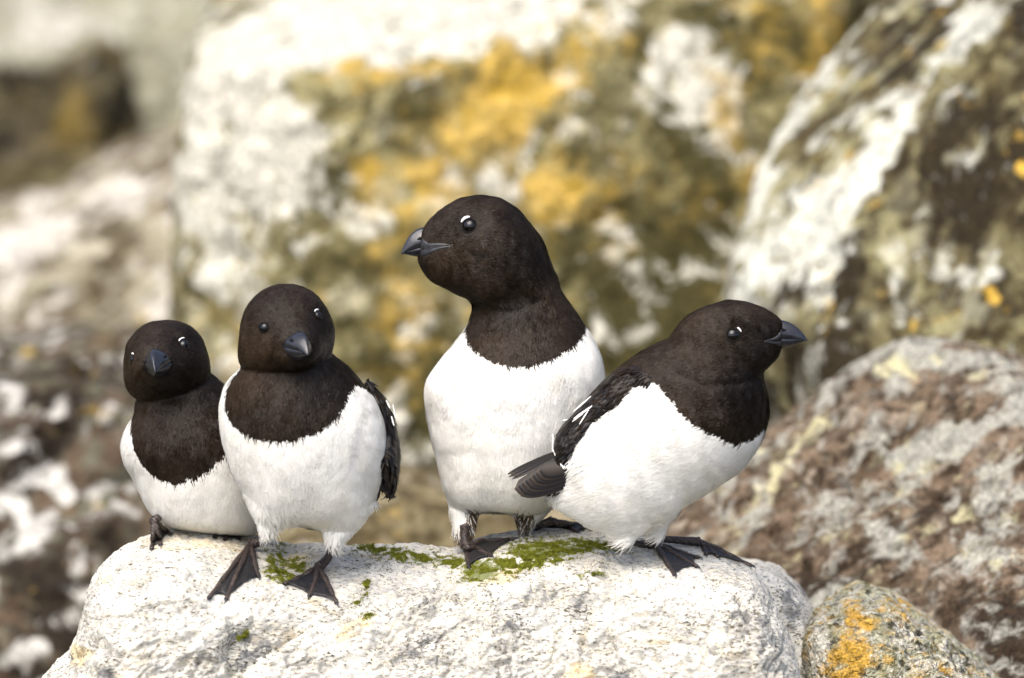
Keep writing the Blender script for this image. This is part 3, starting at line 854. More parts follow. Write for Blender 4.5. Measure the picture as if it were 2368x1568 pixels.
def ray(u, v, bvh=None):
    d = at(u, v, 0) - CAM
    d /= np.linalg.norm(d)
    loc, nrm, idx, dist = (bvh or PERCH_BVH).ray_cast(Vector(CAM.tolist()), Vector(d.tolist()))
    if loc is None: return None, None
    n = np.array(nrm)
    if n @ d > 0: n = -n
    return np.array(loc), n


# ------------------------------------------------------------------ implicit shapes for the birds
class Loft:
    """A solid whose outline in the picture plane is a closed traced curve; its depth follows the local width."""
    def __init__(self, outline, axis, ratio=1.0, cw=0.0, k=14.0, n=2.0):
        self.n = n
        o = catmull(outline, 10, True)
        ax = np.array(axis, float); ax /= np.hypot(*ax)
        self.ax = ax
        self.pe = np.array([-ax[1], ax[0]])
        t = o @ ax; p = o @ self.pe
        i0, i1 = int(np.argmin(t)), int(np.argmax(t))
        n = len(o)
        ch1 = [(i0 + j) % n for j in range((i1 - i0) % n + 1)]
        ch2 = [(i0 - j) % n for j in range((i0 - i1) % n + 1)]
        self.t0, self.t1 = t[i0], t[i1]
        tt = np.linspace(self.t0, self.t1, 160)
        def fn(ch):
            a, b = t[ch], p[ch]
            a = np.maximum.accumulate(a) + np.arange(len(a)) * 1e-6
            return np.interp(tt, a, b)
        p1, p2 = fn(ch1), fn(ch2)
        self.tt = tt
        self.c = (p1 + p2) / 2
        self.h = np.clip(np.abs(p1 - p2) / 2, 1.5, None)
        s = (tt - self.t0) / (self.t1 - self.t0)
        def prof(x):
            if isinstance(x, (int, float)): return np.full(len(tt), float(x))
            x = np.array(x, float)
            y = np.interp(s, x[:, 0], x[:, 1])
            ker = np.hanning(61); ker /= ker.sum()
            return np.convolve(np.pad(y, 30, mode='edge'), ker, mode='valid')
        self.rz = self.h * prof(ratio)
        self.cw = prof(cw)
        self.k = k
        self.box = (o.min(0), o.max(0), (self.cw - self.rz).min(), (self.cw + self.rz).max())

    def __call__(self, P):
        t = P[:, 0] * self.ax[0] + P[:, 1] * self.ax[1]
        q = P[:, 0] * self.pe[0] + P[:, 1] * self.pe[1]
        tc = np.clip(t, self.t0, self.t1)
        x = (tc - self.t0) / (self.t1 - self.t0) * (len(self.tt) - 1)
        i = np.minimum(x.astype(np.int32), len(self.tt) - 2)
        f = x - i
        def L(a): return a[i] * (1 - f) + a[i + 1] * f
        h, rz = L(self.h), L(self.rz)
        a = q - L(self.c); b = P[:, 2] - L(self.cw)
        n = self.n
        k0 = (np.abs(a / h) ** n + np.abs(b / rz) ** n) ** (1.0 / n) + 1e-9
        k1 = np.sqrt((a / h ** 2) ** 2 + (b / rz ** 2) ** 2) + 1e-9
        k1 = k1 * k0 / (np.sqrt((a / h) ** 2 + (b / rz) ** 2) + 1e-9)
        d = k0 * (k0 - 1) / k1
        e = t - tc
        return np.where(e == 0, d, np.sqrt(np.maximum(d, 0) ** 2 + e * e))


class Ellipsoid:
    def __init__(self, c, r, k=14.0):
        self.c, self.r, self.k = np.array(c, float), np.array(r, float), k
        self.box = (self.c[:2] - self.r[:2], self.c[:2] + self.r[:2], self.c[2] - self.r[2], self.c[2] + self.r[2])

    def __call__(self, P):
        q = P - self.c
        k0 = np.sqrt(((q / self.r) ** 2).sum(1)) + 1e-9
        k1 = np.sqrt(((q / self.r ** 2) ** 2).sum(1)) + 1e-9
        return k0 * (k0 - 1) / k1


class Union:
    def __init__(self, prims):
        self.prims = prims

    def __call__(self, P):
        d = None
        for s in self.prims:
            x = s(P)
            if d is None: d = x
            else:
                hh = np.clip(0.5 + 0.5 * (d - x) / s.k, 0, 1)
                d = d * (1 - hh) + x * hh - s.k * hh * (1 - hh)
        return d


def polygonise(fn, prims, h):
    lo = np.array([min(s.box[0][0] for s in prims), min(s.box[0][1] for s in prims), min(s.box[2] for s in prims)]) - 3 * h
    hi = np.array([max(s.box[1][0] for s in prims), max(s.box[1][1] for s in prims), max(s.box[3] for s in prims)]) + 3 * h
    n = np.ceil((hi - lo) / h).astype(int) + 1
    # coarse pass first, then only the cells near the surface
    gx, gy, gz = [lo[i] + h * np.arange(n[i]) for i in range(3)]
    st = 4
    cx, cy, cz = gx[::st], gy[::st], gz[::st]
    C = np.stack(np.meshgrid(cx, cy, cz, indexing='ij'), -1).reshape(-1, 3)
    fc = fn(C).reshape(len(cx), len(cy), len(cz))
    F = np.repeat(np.repeat(np.repeat(fc, st, 0), st, 1), st, 2)[:n[0], :n[1], :n[2]].copy()
    near = np.abs(F) < h * st * 2.2
    ii = np.argwhere(near)
    F[near] = fn(lo + ii * h)
    S = F < 0
    cs = [slice(0, -1), slice(1, None)]
    cnt = np.zeros(np.array(F.shape) - 1, np.int8)
    for a in cs:
        for b in cs:
            for c in cs: cnt += S[a, b, c]
    act = (cnt > 0) & (cnt < 8)
    idx = np.full(act.shape, -1, np.int64)
    cells = np.argwhere(act)
    idx[act] = np.arange(len(cells))
    pos = np.zeros((len(cells), 3)); num = np.zeros(len(cells))
    for axis in range(3):
        o = [i for i in range(3) if i != axis]
        for a in (0, 1):
            for b in (0, 1):
                p0 = cells.copy(); p0[:, o[0]] += a; p0[:, o[1]] += b
                p1 = p0.copy(); p1[:, axis] += 1
                f0 = F[p0[:, 0], p0[:, 1], p0[:, 2]]; f1 = F[p1[:, 0], p1[:, 1], p1[:, 2]]
                cr = (f0 < 0) != (f1 < 0)
                t = np.where(cr, f0 / np.where(cr, f0 - f1, 1), 0)
                x = p0.astype(float); x[:, axis] += t
                pos[cr] += x[cr]; num[cr] += 1
    V = lo + h * pos / num[:, None]
    quads = []
    for axis in range(3):
        o = [i for i in range(3) if i != axis]
        sl0 = [slice(None)] * 3; sl1 = [slice(None)] * 3
        sl0[axis] = slice(0, -1); sl1[axis] = slice(1, None)
        cr = S[tuple(sl0)] != S[tuple(sl1)]
        e = np.argwhere(cr)
        ok = (e[:, o[0]] > 0) & (e[:, o[1]] > 0) & (e[:, o[0]] < act.shape[o[0]]) & (e[:, o[1]] < act.shape[o[1]])
        e = e[ok]
        flip = S[e[:, 0], e[:, 1], e[:, 2]]
        def cell(a, b):
            c = e.copy(); c[:, o[0]] -= a; c[:, o[1]] -= b
            return idx[c[:, 0], c[:, 1], c[:, 2]]
        q = np.stack([cell(1, 1), cell(0, 1), cell(0, 0), cell(1, 0)], 1)
        if axis == 1: flip = ~flip
        q[~flip] = q[~flip][:, ::-1]
        quads.append(q)
    Q = np.concatenate(quads)
    for _ in range(3):
        f = fn(V); e = 0.7
        g = np.stack([(fn(V + np.eye(3)[i] * e) - f) / e for i in range(3)], 1)
        V = V - (f / np.clip((g * g).sum(1), 0.2, None))[:, None] * g * 0.8
    f = fn(V)
    g = np.stack([fn(V + np.eye(3)[i]) - fn(V - np.eye(3)[i]) for i in range(3)], 1)
    g /= np.linalg.norm(g, axis=1)[:, None] + 1e-9
    return V, Q, g


def tube(pts, radii, nseg=10, caps=True, ripple=None):
    """Rings along a polyline (world units). Returns V, quads, tris."""
    pts = np.asarray(pts, float); n = len(pts)
    radii = np.broadcast_to(np.asarray(radii, float), (n,))
    T = np.gradient(pts, axis=0); T /= np.linalg.norm(T, axis=1)[:, None] + 1e-12
    ref = np.array([0.3, 0.2, 1.0]); ref /= np.linalg.norm(ref)
    A = np.cross(T, ref); A /= np.linalg.norm(A, axis=1)[:, None] + 1e-9
    B = np.cross(A, T)
    th = np.linspace(0, 2 * np.pi, nseg, endpoint=False)
    V = (pts[:, None, :] + radii[:, None, None] * (np.cos(th)[None, :, None] * A[:, None, :] + np.sin(th)[None, :, None] * B[:, None, :])).reshape(-1, 3)
    q = []
    for i in range(n - 1):
        for j in range(nseg):
            q.append([i * nseg + j, i * nseg + (j + 1) % nseg, (i + 1) * nseg + (j + 1) % nseg, (i + 1) * nseg + j])
    V = np.concatenate([V, pts[:1] - T[:1] * radii[0] * 0.5, pts[-1:] + T[-1:] * radii[-1] * 0.5])
    t = []
    for j in range(nseg):
        t.append([n * nseg, (j + 1) % nseg, j])
        t.append([n * nseg + 1, (n - 1) * nseg + j, (n - 1) * nseg + (j + 1) % nseg])
    return V, np.array(q), np.array(t)


def loft_rings(rings, closed_ends=True):
    R = np.asarray(rings); n, m = R.shape[:2]
    V = R.reshape(-1, 3)
    q = [[i * m + j, i * m + (j + 1) % m, (i + 1) * m + (j + 1) % m, (i + 1) * m + j] for i in range(n - 1) for j in range(m)]
    t = []
    if closed_ends:
        V = np.concatenate([V, R[0].mean(0)[None], R[-1].mean(0)[None]])
        for j in range(m):
            t.append([n * m, (j + 1) % m, j]); t.append([n * m + 1, (n - 1) * m + j, (n - 1) * m + (j + 1) % m])
    return V, np.array(q), np.array(t)


DARK = np.array([0.0120, 0.0074, 0.0038])
BLACK = np.array([0.0075, 0.0062, 0.0052])
WHITE = np.array([0.88, 0.87, 0.81])


class Bird:
    def __init__(self, anchor, label):
        self.a = np.array(anchor, float)
        self.O = at(*anchor)
        self.s = PX * (DIST + anchor[2] * PX) / DIST
        self.label = label

    def world(self, P):
        """Bird coordinates: photo u, v and depth w relative to the anchor."""
        P = np.atleast_2d(np.asarray(P, float))
        return self.O + self.s * ((P[:, :1] - self.a[0]) * RIGHT + (P[:, 1:2] - self.a[1]) * DOWN + P[:, 2:3] * FWD)

    def local(self, X):
        d = (np.atleast_2d(X) - self.O) / self.s
        return np.stack([d @ RIGHT + self.a[0], d @ DOWN + self.a[1], d @ FWD], 1)

    def wdir(self, d):
        d = np.asarray(d, float)
        return d[..., :1] * RIGHT + d[..., 1:2] * DOWN + d[..., 2:3] * FWD


def feathers(bird, name, V, Q, N, count, colfn, flowfn, sizefn, parent, seed, mat=None, lift=0.10, jit=0.2, front=0.35):
    """Small overlapping feather blades over a surface, one mesh with colour and surface normal attributes."""
    rng = np.random.default_rng(seed)
    a, b, c, d = V[Q[:, 0]], V[Q[:, 1]], V[Q[:, 2]], V[Q[:, 3]]
    area = np.linalg.norm(np.cross(c - a, d - b), axis=1)
    cen = (a + b + c + d) / 4
    Lf, Wf = sizefn(cen)
    nf = N[Q].mean(1)
    back = np.where(nf[:, 2] > 0.45, front, 1.0)
    wgt = area / (Lf * Wf) * back
    wgt /= wgt.sum()
    fi = rng.choice(len(Q), count, p=wgt)
    s, t = rng.random((2, count))
    s, t = s[:, None], t[:, None]
    P = (a[fi] * (1 - s) + b[fi] * s) * (1 - t) + (d[fi] * (1 - s) + c[fi] * s) * t
    n0 = N[Q[fi, 0]] * (1 - s) + N[Q[fi, 1]] * s
    n1 = N[Q[fi, 3]] * (1 - s) + N[Q[fi, 2]] * s
    nr = n0 * (1 - t) + n1 * t
    nr /= np.linalg.norm(nr, axis=1)[:, None] + 1e-9
    fl = flowfn(P, nr)
    clump = np.stack([fbm(P, 28, 2, 0.5, seed + i) for i in range(3)], 1) * 0.30
    cl2 = np.stack([fbm(P * np.array([1.0, 0.6, 1.0]), 13, 2, 0.6, seed + 60 + i) for i in range(3)], 1) * 0.24
    fl = fl + clump + cl2 * 0.3 + rng.normal(0, jit, (count, 3))
    fl = fl - (fl * nr).sum(1)[:, None] * nr
    fl /= np.linalg.norm(fl, axis=1)[:, None] + 1e-9
    sd = np.cross(nr, fl)
    L, Wd = sizefn(P)
    L = L * rng.uniform(0.7, 1.3, count); Wd = Wd * rng.uniform(0.75, 1.25, count)
    lf = lift * rng.uniform(0.4, 1.5, count) * np.clip(L / 17.0, 1.0, 4.0)
    L, Wd, lf = L[:, None], Wd[:, None], lf[:, None]
    bend = rng.normal(0, 0.12, (count, 1))
    st = [(0.0, 0.55, -0.3), (0.5, 1.0, 0.55), (1.0, 0.22, 1.0)]
    vs = []
    for (tt, wd, lh) in st:
        cpos = P + fl * L * (tt - 0.25) + nr * (L * lf * lh + 0.15) + sd * (bend * L * tt * tt)
        vs.append(cpos - sd * Wd * wd * 0.5)
        vs.append(cpos + sd * Wd * wd * 0.5)
    VV = np.stack(vs, 1).reshape(-1, 3)
    k = np.arange(count)[:, None] * 6
    q = np.concatenate([k + np.array([[0, 1, 3, 2]]), k + np.array([[2, 3, 5, 4]])])
    C = colfn(P, nr, rng)
    me = mesh_from(name, bird.world(VV), q)
    col_attr(me, "fcol", np.repeat(np.clip(C, 0, 1), 6, 0))
    dkm = np.where(C.mean(1) < 0.2, 1.0, 0.0)[:, None]
    tiltn = rng.normal(0, 1, (count, 3)) * (0.035 + 0.12 * dkm) + clump * (0.18 + 0.1 * dkm) + cl2 * 0.85 * dkm
    nn = nr + tiltn; nn /= np.linalg.norm(nn, axis=1)[:, None]
    # blades curl a little across their width
    nn6 = np.repeat(nn[:, None, :], 6, 1)
    curl = 0.07 + 0.10 * dkm[:, None, :]
    nn6[:, ::2] -= curl * sd[:, None, :]; nn6[:, 1::2] += curl * sd[:, None, :]
    vec_attr(me, "fn", bird.wdir(nn6.reshape(-1, 3)))
    o = mesh_obj(name, me, mat or M_FEATHER, parent)
    o["kind"] = "stuff"
    return o


def blade(bird, root, tip, width, nrm, name, parent, col, edge, mat, curve=0.0, camber=0.12, sub=None, roundness=0.5):
    """One large feather: a cambered vane with a shaft, pale or dark margin in its colour attribute."""
    root, tip, nrm = [np.asarray(x, float) for x in (root, tip, nrm)]
    ax = tip - root; L = np.linalg.norm(ax); ax /= L
    nrm = nrm - (nrm @ ax) * ax; nrm /= np.linalg.norm(nrm)
    sd = np.cross(nrm, ax)
    nt, nw = 12, 7
    V, C, NN = [], [], []
    for i in range(nt):
        t = i / (nt - 1)
        wd = width * (0.55 + 0.45 * math.sin(min(1, t / 0.6) * math.pi / 2)) * (math.sqrt(max(0, 1 - max(0, (t - roundness) / (1 - roundness)) ** 2)) * 0.97 + 0.03)
        for j in range(nw):
            x = j / (nw - 1) * 2 - 1
            p = root + ax * (L * t) + sd * (wd * 0.5 * x + curve * L * t * t) + nrm * (-camber * wd * x * x + 0.02 * L * t + (0.03 * width if j == nw // 2 else 0))
            V.append(p)
            e = max(abs(x) ** 3, smooth01(np.array(t), 0.8, 1.0) * 0.9)
            C.append(col * (1 - e) + edge * e)
            nv = nrm + sd * x * 0.35
            NN.append(nv / np.linalg.norm(nv))
    q = [[i * nw + j, i * nw + j + 1, (i + 1) * nw + j + 1, (i + 1) * nw + j] for i in range(nt - 1) for j in range(nw - 1)]
    me = mesh_from(name, bird.world(np.array(V)), np.array(q))
    col_attr(me, "fcol", np.array(C))
    vec_attr(me, "fn", bird.wdir(np.array(NN)))
    o = mesh_obj(name, me, mat, parent)
    md = o.modifiers.new("thickness", 'SOLIDIFY'); md.thickness = 0.8 * PX
    return o


def beak(bird, root, base, fwd, up, length, half_w, top, bot):
    """Short stubby bill: upper mandible with a curved culmen, lower mandible, nostrils."""
    base, F, U = [np.asarray(x, float) for x in (base, fwd, up)]
    F = F / np.linalg.norm(F); U = U - (U @ F) * F; U /= np.linalg.norm(U)
    S = np.cross(F, U)
    def mand(upper):
        rings = []
        for t in np.concatenate([[-0.55, -0.25], np.linspace(0, 1, 16) ** 0.85]):
            tc = max(t, 0)
            wd = half_w * (1 - tc ** 1.15) * (1.0 + 0.10 * min(t, 0)) + 1.2
            if upper:
                hh = top * max(0.0, 1 - tc ** 2.0) ** 0.85 + 1.8
                drop = -0.12 * length * tc ** 2.2
            else:
                hh = bot * max(0.0, 1 - tc ** 1.6) + 1.0
                drop = -0.07 * length * tc ** 2.2
                wd *= 0.93
            c = base + F * (length * (t if upper else t * 0.93)) + U * drop
            ring = []
            for j in range(18):
                th = 2 * math.pi * j / 18
                y = math.sin(th); x = math.cos(th)
                yy = (abs(y) ** 0.85 * hh if y > 0 else y * 1.2) if upper else (y * 1.0 if y > 0 else -abs(y) ** 0.9 * hh)
                xx = x * wd * (1 - (0.55 if upper else 0.3) * max(0, y if upper else -y) ** 1.4)
                ring.append(c + S * xx + U * (yy + (0.8 if upper else -0.8)))
            rings.append(ring)
        return loft_rings(rings)
    V, q, t = mand(True)
    me = mesh_from("beak", bird.world(V), [q, t])
    o = mesh_obj("beak", me, M_BEAK, root)
    V, q, t = mand(False)
    mesh_obj("lower_mandible", mesh_from("lower_mandible", bird.world(V), [q, t]), M_BEAK, o)
    for s in (-1, 1):
        c = base + F * length * 0.20 + S * s * half_w * 0.72 + U * top * 0.48
        V, q, t = tube([c - F * 7 + S * s * 1.0, c, c + F * 7 - S * s * 1.5 - U], [1.2, 4.0, 1.0], 8)
        mesh_obj("nostril", mesh_from("nostril", bird.world(V), [q, t]), M_LID, o)
    return o


def bill_patch(bird, root, bvh, upper, lower, off=1.6):
    """The bare rear edge of the bill running back to the corner of the mouth."""
    n, m = 22, 7
    up, lo = catmull(upper, 8), catmull(lower, 8)
    f = np.linspace(0, 1, n)
    def rs(c):
        t = np.linspace(0, 1, len(c)); return np.stack([np.interp(f, t, c[:, 0]), np.interp(f, t, c[:, 1])], 1)
    up, lo = rs(up), rs(lo)
    V = []
    for i in range(n):
        for j in range(m):
            x = j / (m - 1)
            p = up[i] * (1 - x) + lo[i] * x
            loc, nn = ray(p[0], p[1], bvh)
            if loc is None:
                loc = V[-1] if V else bird.world(np.array([[p[0], p[1], -45.0]]))[0]; V.append(loc); continue
            groove = -2.2 * math.exp(-((x - 0.55) / 0.12) ** 2)
            V.append(loc + nn * bird.s * (off * math.sin(math.pi * x) ** 0.5 + groove * (0 < i < n - 1) - 0.6))
    q = np.array([[i * m + j, i * m + j + 1, (i + 1) * m + j + 1, (i + 1) * m + j] for i in range(n - 1) for j in range(m - 1)])
    me = mesh_from("gape", np.array(V), q)
    o = mesh_obj("gape", me, M_GAPE, root)
    md = o.modifiers.new("thickness", 'SOLIDIFY'); md.thickness = 0.8 * bird.s
    return o


def eye(bird, root, bvh, u, v, r, markdir, mark=0.13):
    loc, n = ray(u, v, bvh)
    if loc is None: return
    r = r * bird.s
    c = loc - n * r * 0.52
    dirs, F = ico(4)
    me = mesh_from("eye", c + dirs * r, F)
    e = mesh_obj("eye", me, M_EYE, root)
    A = np.cross(n, [0.1, 0.2, 1.0]); A /= np.linalg.norm(A); B = np.cross(n, A)
    th = np.linspace(0, 2 * np.pi, 33)
    ring = c + n * r * 0.60 + (np.cos(th)[:, None] * A + np.sin(th)[:, None] * B) * r * 0.86
    V, q, t = tube(ring, 0.11 * r, 8)
    mesh_obj("eyelid", mesh_from("eyelid", V, [q, t]), M_LID, e)
    if mark <= 0: return
    md = bird.wdir(np.array(markdir, float)); md = md - (md @ n) * n; md /= np.linalg.norm(md)
    sd = np.cross(n, md)
    th = np.linspace(-0.62, 0.62, 11)
    arc = c + n * r * 0.66 + (np.cos(th)[:, None] * md + np.sin(th)[:, None] * sd) * r * 1.06
    V, q, t = tube(arc, r * mark * np.sqrt(np.clip(1 - (th / 0.66) ** 2, 0.03, 1)), 8)
    mesh_obj("white_eyelid_mark", mesh_from("white_eyelid_mark", V, [q, t]), M_WHITE, e)


def leg(bird, root, tarsus, joint, tips, r=8.5, lift=9, spread=0.10):
    """tarsus: bird coordinates from inside the belly down; joint and tips: photo points on the perch."""
    s = bird.s
    if len(joint) == 3:
        J = bird.world(np.array([joint]))[0]
        nJ = np.array([0.0, -0.5, 0.85])
    else:
        J, nJ = ray(*joint)
        J = J + nJ * lift * s
    T = bird.world(np.array(tarsus, float))
    path = catmull(np.concatenate([T, J[None]]), 8)
    k = np.linspace(0, 1, len(path))
    rad = r * 1.12 * s * (1.25 - 0.35 * np.sin(np.pi * k) + 0.0 * k) * (1 + 0.05 * np.sin(k * 60))
    V, q, t = tube(path, rad, 12)
    lg = mesh_obj("leg", mesh_from("leg", V, [q, t]), M_SKIN, root)
    lines = []
    for ti, tip in enumerate(tips):
        n = 15
        pts = []
        for i in range(n):
            f = i / (n - 1)
            u = joint[0] + (tip[0] - joint[0]) * f; v = joint[1] + (tip[1] - joint[1]) * f
            h, nn = ray(u, v)
            th, tn = ray(*tip)
            if th is None: th, tn = bird.world(np.array([[tip[0], tip[1], 0.0]]))[0], nJ
            g = J + (th + tn * 2.5 * s - J) * f
            if h is not None:
                hug = h + nn * (lift * (1 - f) ** 2 + 4.2 * (1 - 0.4 * f)) * s
                m_ = float(smooth01(np.array(f), 0.0, 0.45))
                if np.linalg.norm(hug - g) < 60 * s: g = g * (1 - m_) + hug * m_
                cl = (g - h) @ nn
                if cl < 3.0 * s and np.linalg.norm(hug - g) < 60 * s: g = g + nn * (3.0 * s - cl)
            pts.append(g)
        pts = np.array(pts)
        ker = np.array([1, 2, 3, 2, 1.0]); ker /= ker.sum()
        pp = np.pad(pts, ((2, 2), (0, 0)), mode='edge')
        sm = sum(ker[j] * pp[j:j + n] for j in range(5)); sm[0], sm[-1] = pts[0], pts[-1]
        pts = sm
        f = np.linspace(0, 1, n)
        rad = s * (7.8 - 3.2 * f) * (1 + 0.16 * np.cos(f * 2 * np.pi * 3 + 0.4) * (f > 0.1))
        fine = np.linspace(0, n - 1, 46)
        P = np.stack([np.interp(fine, np.arange(n), pts[:, c]) for c in range(3)], 1)
        Rr = np.interp(fine, np.arange(n), rad) * (1 + 0.045 * np.sin(fine * 9))
        V, q, t = tube(P, Rr, 10)
        toe = mesh_obj("toe", mesh_from("toe", V, [q, t]), M_SKIN, lg)
        d = pts[-1] - pts[-3]; d /= np.linalg.norm(d)
        h, nn = ray(*tip)
        if nn is None: nn = nJ
        x = np.linspace(0, 1, 8)[:, None]
        cl = pts[-1] + d * 15 * s * x + nn * s * (3.0 * np.sin(x * np.pi) - 5.0 * x * x)
        V, q, t = tube(cl, s * 3.3 * (1 - x[:, 0] ** 1.3 * 0.93), 8)
        mesh_obj("claw", mesh_from("claw", V, [q, t]), M_CLAW, toe)
        lines.append(pts)
    for a, b in zip(lines[:-1], lines[1:]):
        nx, nt = 9, 14
        G = []
        for i in range(nx):
            x = i / (nx - 1)
            tmax = 0.97 - 0.08 * math.sin(math.pi * x)
            for j in range(nt):
                f = tmax * j / (nt - 1) * (len(a) - 1)
                i0 = min(int(f), len(a) - 2); fr = f - i0
                pa = a[i0] * (1 - fr) + a[i0 + 1] * fr; pb = b[i0] * (1 - fr) + b[i0 + 1] * fr
                p = pa * (1 - x) + pb * x
                uv = project(p[None])
                h, nn = ray(float(uv[0][0]), float(uv[1][0]))
                sag = 0.6 * s * math.sin(x * 19 + j * 0.35)
                if h is not None:
                    d = (p - h) @ nn
                    if abs(d) < 60 * s: p = p + nn * (max(d, 5.0 * s) + sag - d)
                G.append(p)
        G = np.array(G).reshape(nx, nt, 3)
        for _ in range(6):
            G[1:-1, 1:-1] = 0.25 * (G[:-2, 1:-1] + G[2:, 1:-1] + G[1:-1, :-2] + G[1:-1, 2:])
            G[1:-1, -1] = 0.5 * G[1:-1, -1] + 0.25 * (G[:-2, -1] + G[2:, -1])
        up_ = np.array([0.0, -0.45, 0.9])
        ridge = np.sin(np.linspace(0, 4 * np.pi, nx))[:, None] * np.linspace(0.2, 1, nt)[None, :]
        G = (G + (up_ * 1.4 * s) + ridge[..., None] * up_ * 0.9 * s).reshape(-1, 3)
        q = np.array([[i * nt + j, i * nt + j + 1, (i + 1) * nt + j + 1, (i + 1) * nt + j] for i in range(nx - 1) for j in range(nt - 1)])
        w = mesh_obj("web", mesh_from("web", np.array(G), q), M_WEB, lg)
        md = w.modifiers.new("thickness", 'SOLIDIFY'); md.thickness = 1.4 * s
    return lg


def make_bird(bird, head, body, extra, poly, beakbase, flow, headc, seed, backw=None, nfe=75000, darkextra=None, voxel=5.0, base_uvw=None, longzones=(), dents=(), creases=(), shade_tones=()):
    """Body mesh + plumage. poly: outline of the dark head and bib; backw: depth behind which the back is dark."""
    prims = [body] + extra + [head] if not isinstance(head, list) else [body] + extra + head
    heads = head if isinstance(head, list) else [head]
    fn = Union(prims)
    def fn2(P): return fn(P) + 0.0
    V, Q, N = polygonise(fn2, prims, voxel)
    # soft feather clumps
    VR = V @ ROT
    V = V + N * (fbm(VR, 95, 2, 0.5, seed + 2) * 2.6 + fbm((V * np.array([1.6, 0.7, 1.2])) @ ROT, 45, 2, 0.5, seed) * 1.5 + fbm(VR, 16, 2, 0.5, seed + 9) * 0.6)[:, None]
    for (zu, zv, zr, am) in dents:
        V = V + N * (am * np.exp(-((V[:, 0] - zu) ** 2 + (V[:, 1] - zv) ** 2) / zr ** 2) * (N[:, 2] < 0.1))[:, None]
    for (pl, wd, am) in creases:
        dd_ = seg_dist(V[:, 0], V[:, 1], pl)
        V = V + N * (am * np.exp(-(dd_ / wd) ** 2) * (N[:, 2] < 0.1))[:, None]
    base = bird.world(np.array([base_uvw]))[0]
    root = empty("little_auk", base)
    tag(root, bird.label, "bird", "four black and white seabirds standing on the perch boulder")
    hd = Union(heads)
    bb = np.array(beakbase, float)
    fl = np.array(flow, float); fl /= np.linalg.norm(fl)
    def is_dark(P, n, rng=None):
        jit = 0 if rng is None else rng.normal(0, 1.8, len(P))
        du = fbm(P, 22, 2, 0.5, seed + 3) * 3
        d = in_poly(P[:, 0] + du + jit, P[:, 1] + jit + du, poly)
        if backw is not None:
            d &= P[:, 2] < backw + 60
            d |= (P[:, 2] > backw + jit) & (n[:, 2] > -0.4)
        return d
    def colour(P, n, rng=None):
        dk = is_dark(P, n, rng)
        hf = hd(P) < 6
        var = 1.0 if rng is None else rng.uniform(0.55, 1.6, len(P))[:, None]
        warm = (0.5 + 0.5 * fbm(P, 60, 2, 0.5, seed + 31))[:, None]
        dc = (DARK * (0.85 + 0.4 * warm)) * var
        for (zu, zv, zr, am) in shade_tones:  # head tone zones, painting in facial shading as well as plumage colour
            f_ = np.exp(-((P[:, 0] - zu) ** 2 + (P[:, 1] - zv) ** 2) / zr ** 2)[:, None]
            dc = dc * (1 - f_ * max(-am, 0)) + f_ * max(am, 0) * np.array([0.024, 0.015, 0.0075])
        dc = np.where((P[:, 2] > 60)[:, None], BLACK * var, dc)
        wv = 1.0 if rng is None else rng.uniform(0.93, 1.03, len(P))[:, None]
        wc = WHITE * wv * (1 - 0.05 * np.clip(fbm(P, 40, 2, 0.5, seed + 41), 0, 1)[:, None] * np.array([0.3, 0.5, 1.2]))
        out = np.where(dk[:, None], dc, wc)
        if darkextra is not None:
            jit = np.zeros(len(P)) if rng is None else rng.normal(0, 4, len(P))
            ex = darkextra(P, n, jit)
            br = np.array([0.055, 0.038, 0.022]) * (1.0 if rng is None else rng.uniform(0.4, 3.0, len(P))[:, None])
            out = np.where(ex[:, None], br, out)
        return out
    def flowf(P, n):
        r = P - bb; r /= np.linalg.norm(r, axis=1)[:, None] + 1e-9
        hm = smooth01(-hd(P), -30, 6)[:, None]
        f = np.broadcast_to(fl, P.shape) * (1 - hm) + r * hm
        return f
    def size(P):
        hm = smooth01(-hd(P), -45, 6)
        dk = in_poly(P[:, 0], P[:, 1], poly)
        L = np.where(dk, 9.0, 17.0) * (1 - hm) + 8.0 * hm
        Wd = np.where(dk, 2.4, 2.3) * (1 - hm) + 2.0 * hm
        for (zu, zv, zr, add) in longzones:
            L = L + add * np.exp(-((P[:, 0] - zu) ** 2 + (P[:, 1] - zv) ** 2) / zr ** 2)
        return L, Wd
    X = bird.world(V)
    me = mesh_from("body", X, Q)
    col_attr(me, "fcol", colour(V, N))
    vec_attr(me, "fn", bird.wdir(N))
    bvh = BVHTree.FromPolygons([tuple(x) for x in X.tolist()], Q.tolist())
    body_o = mesh_obj("body", me, M_BODY, root)
    feathers(bird, "plumage", V, Q, N, nfe, colour, flowf, size, body_o, seed + 5, front=0.12, lift=0.03, jit=0.13)
    return root, bvh, body_o


def surf(bird, bvh, u, v):
    loc, n = ray(u, v, bvh)
    return bird.local(loc)[0]


def rw(bird, u, v):
    """Depth of the perch under a photo point, in the bird's own coordinates."""
    h, n = ray(u, v)
    return None if h is None else float(bird.local(h)[0][2])




# ------------------------------------------------------------------ the birds
BIRDS = []


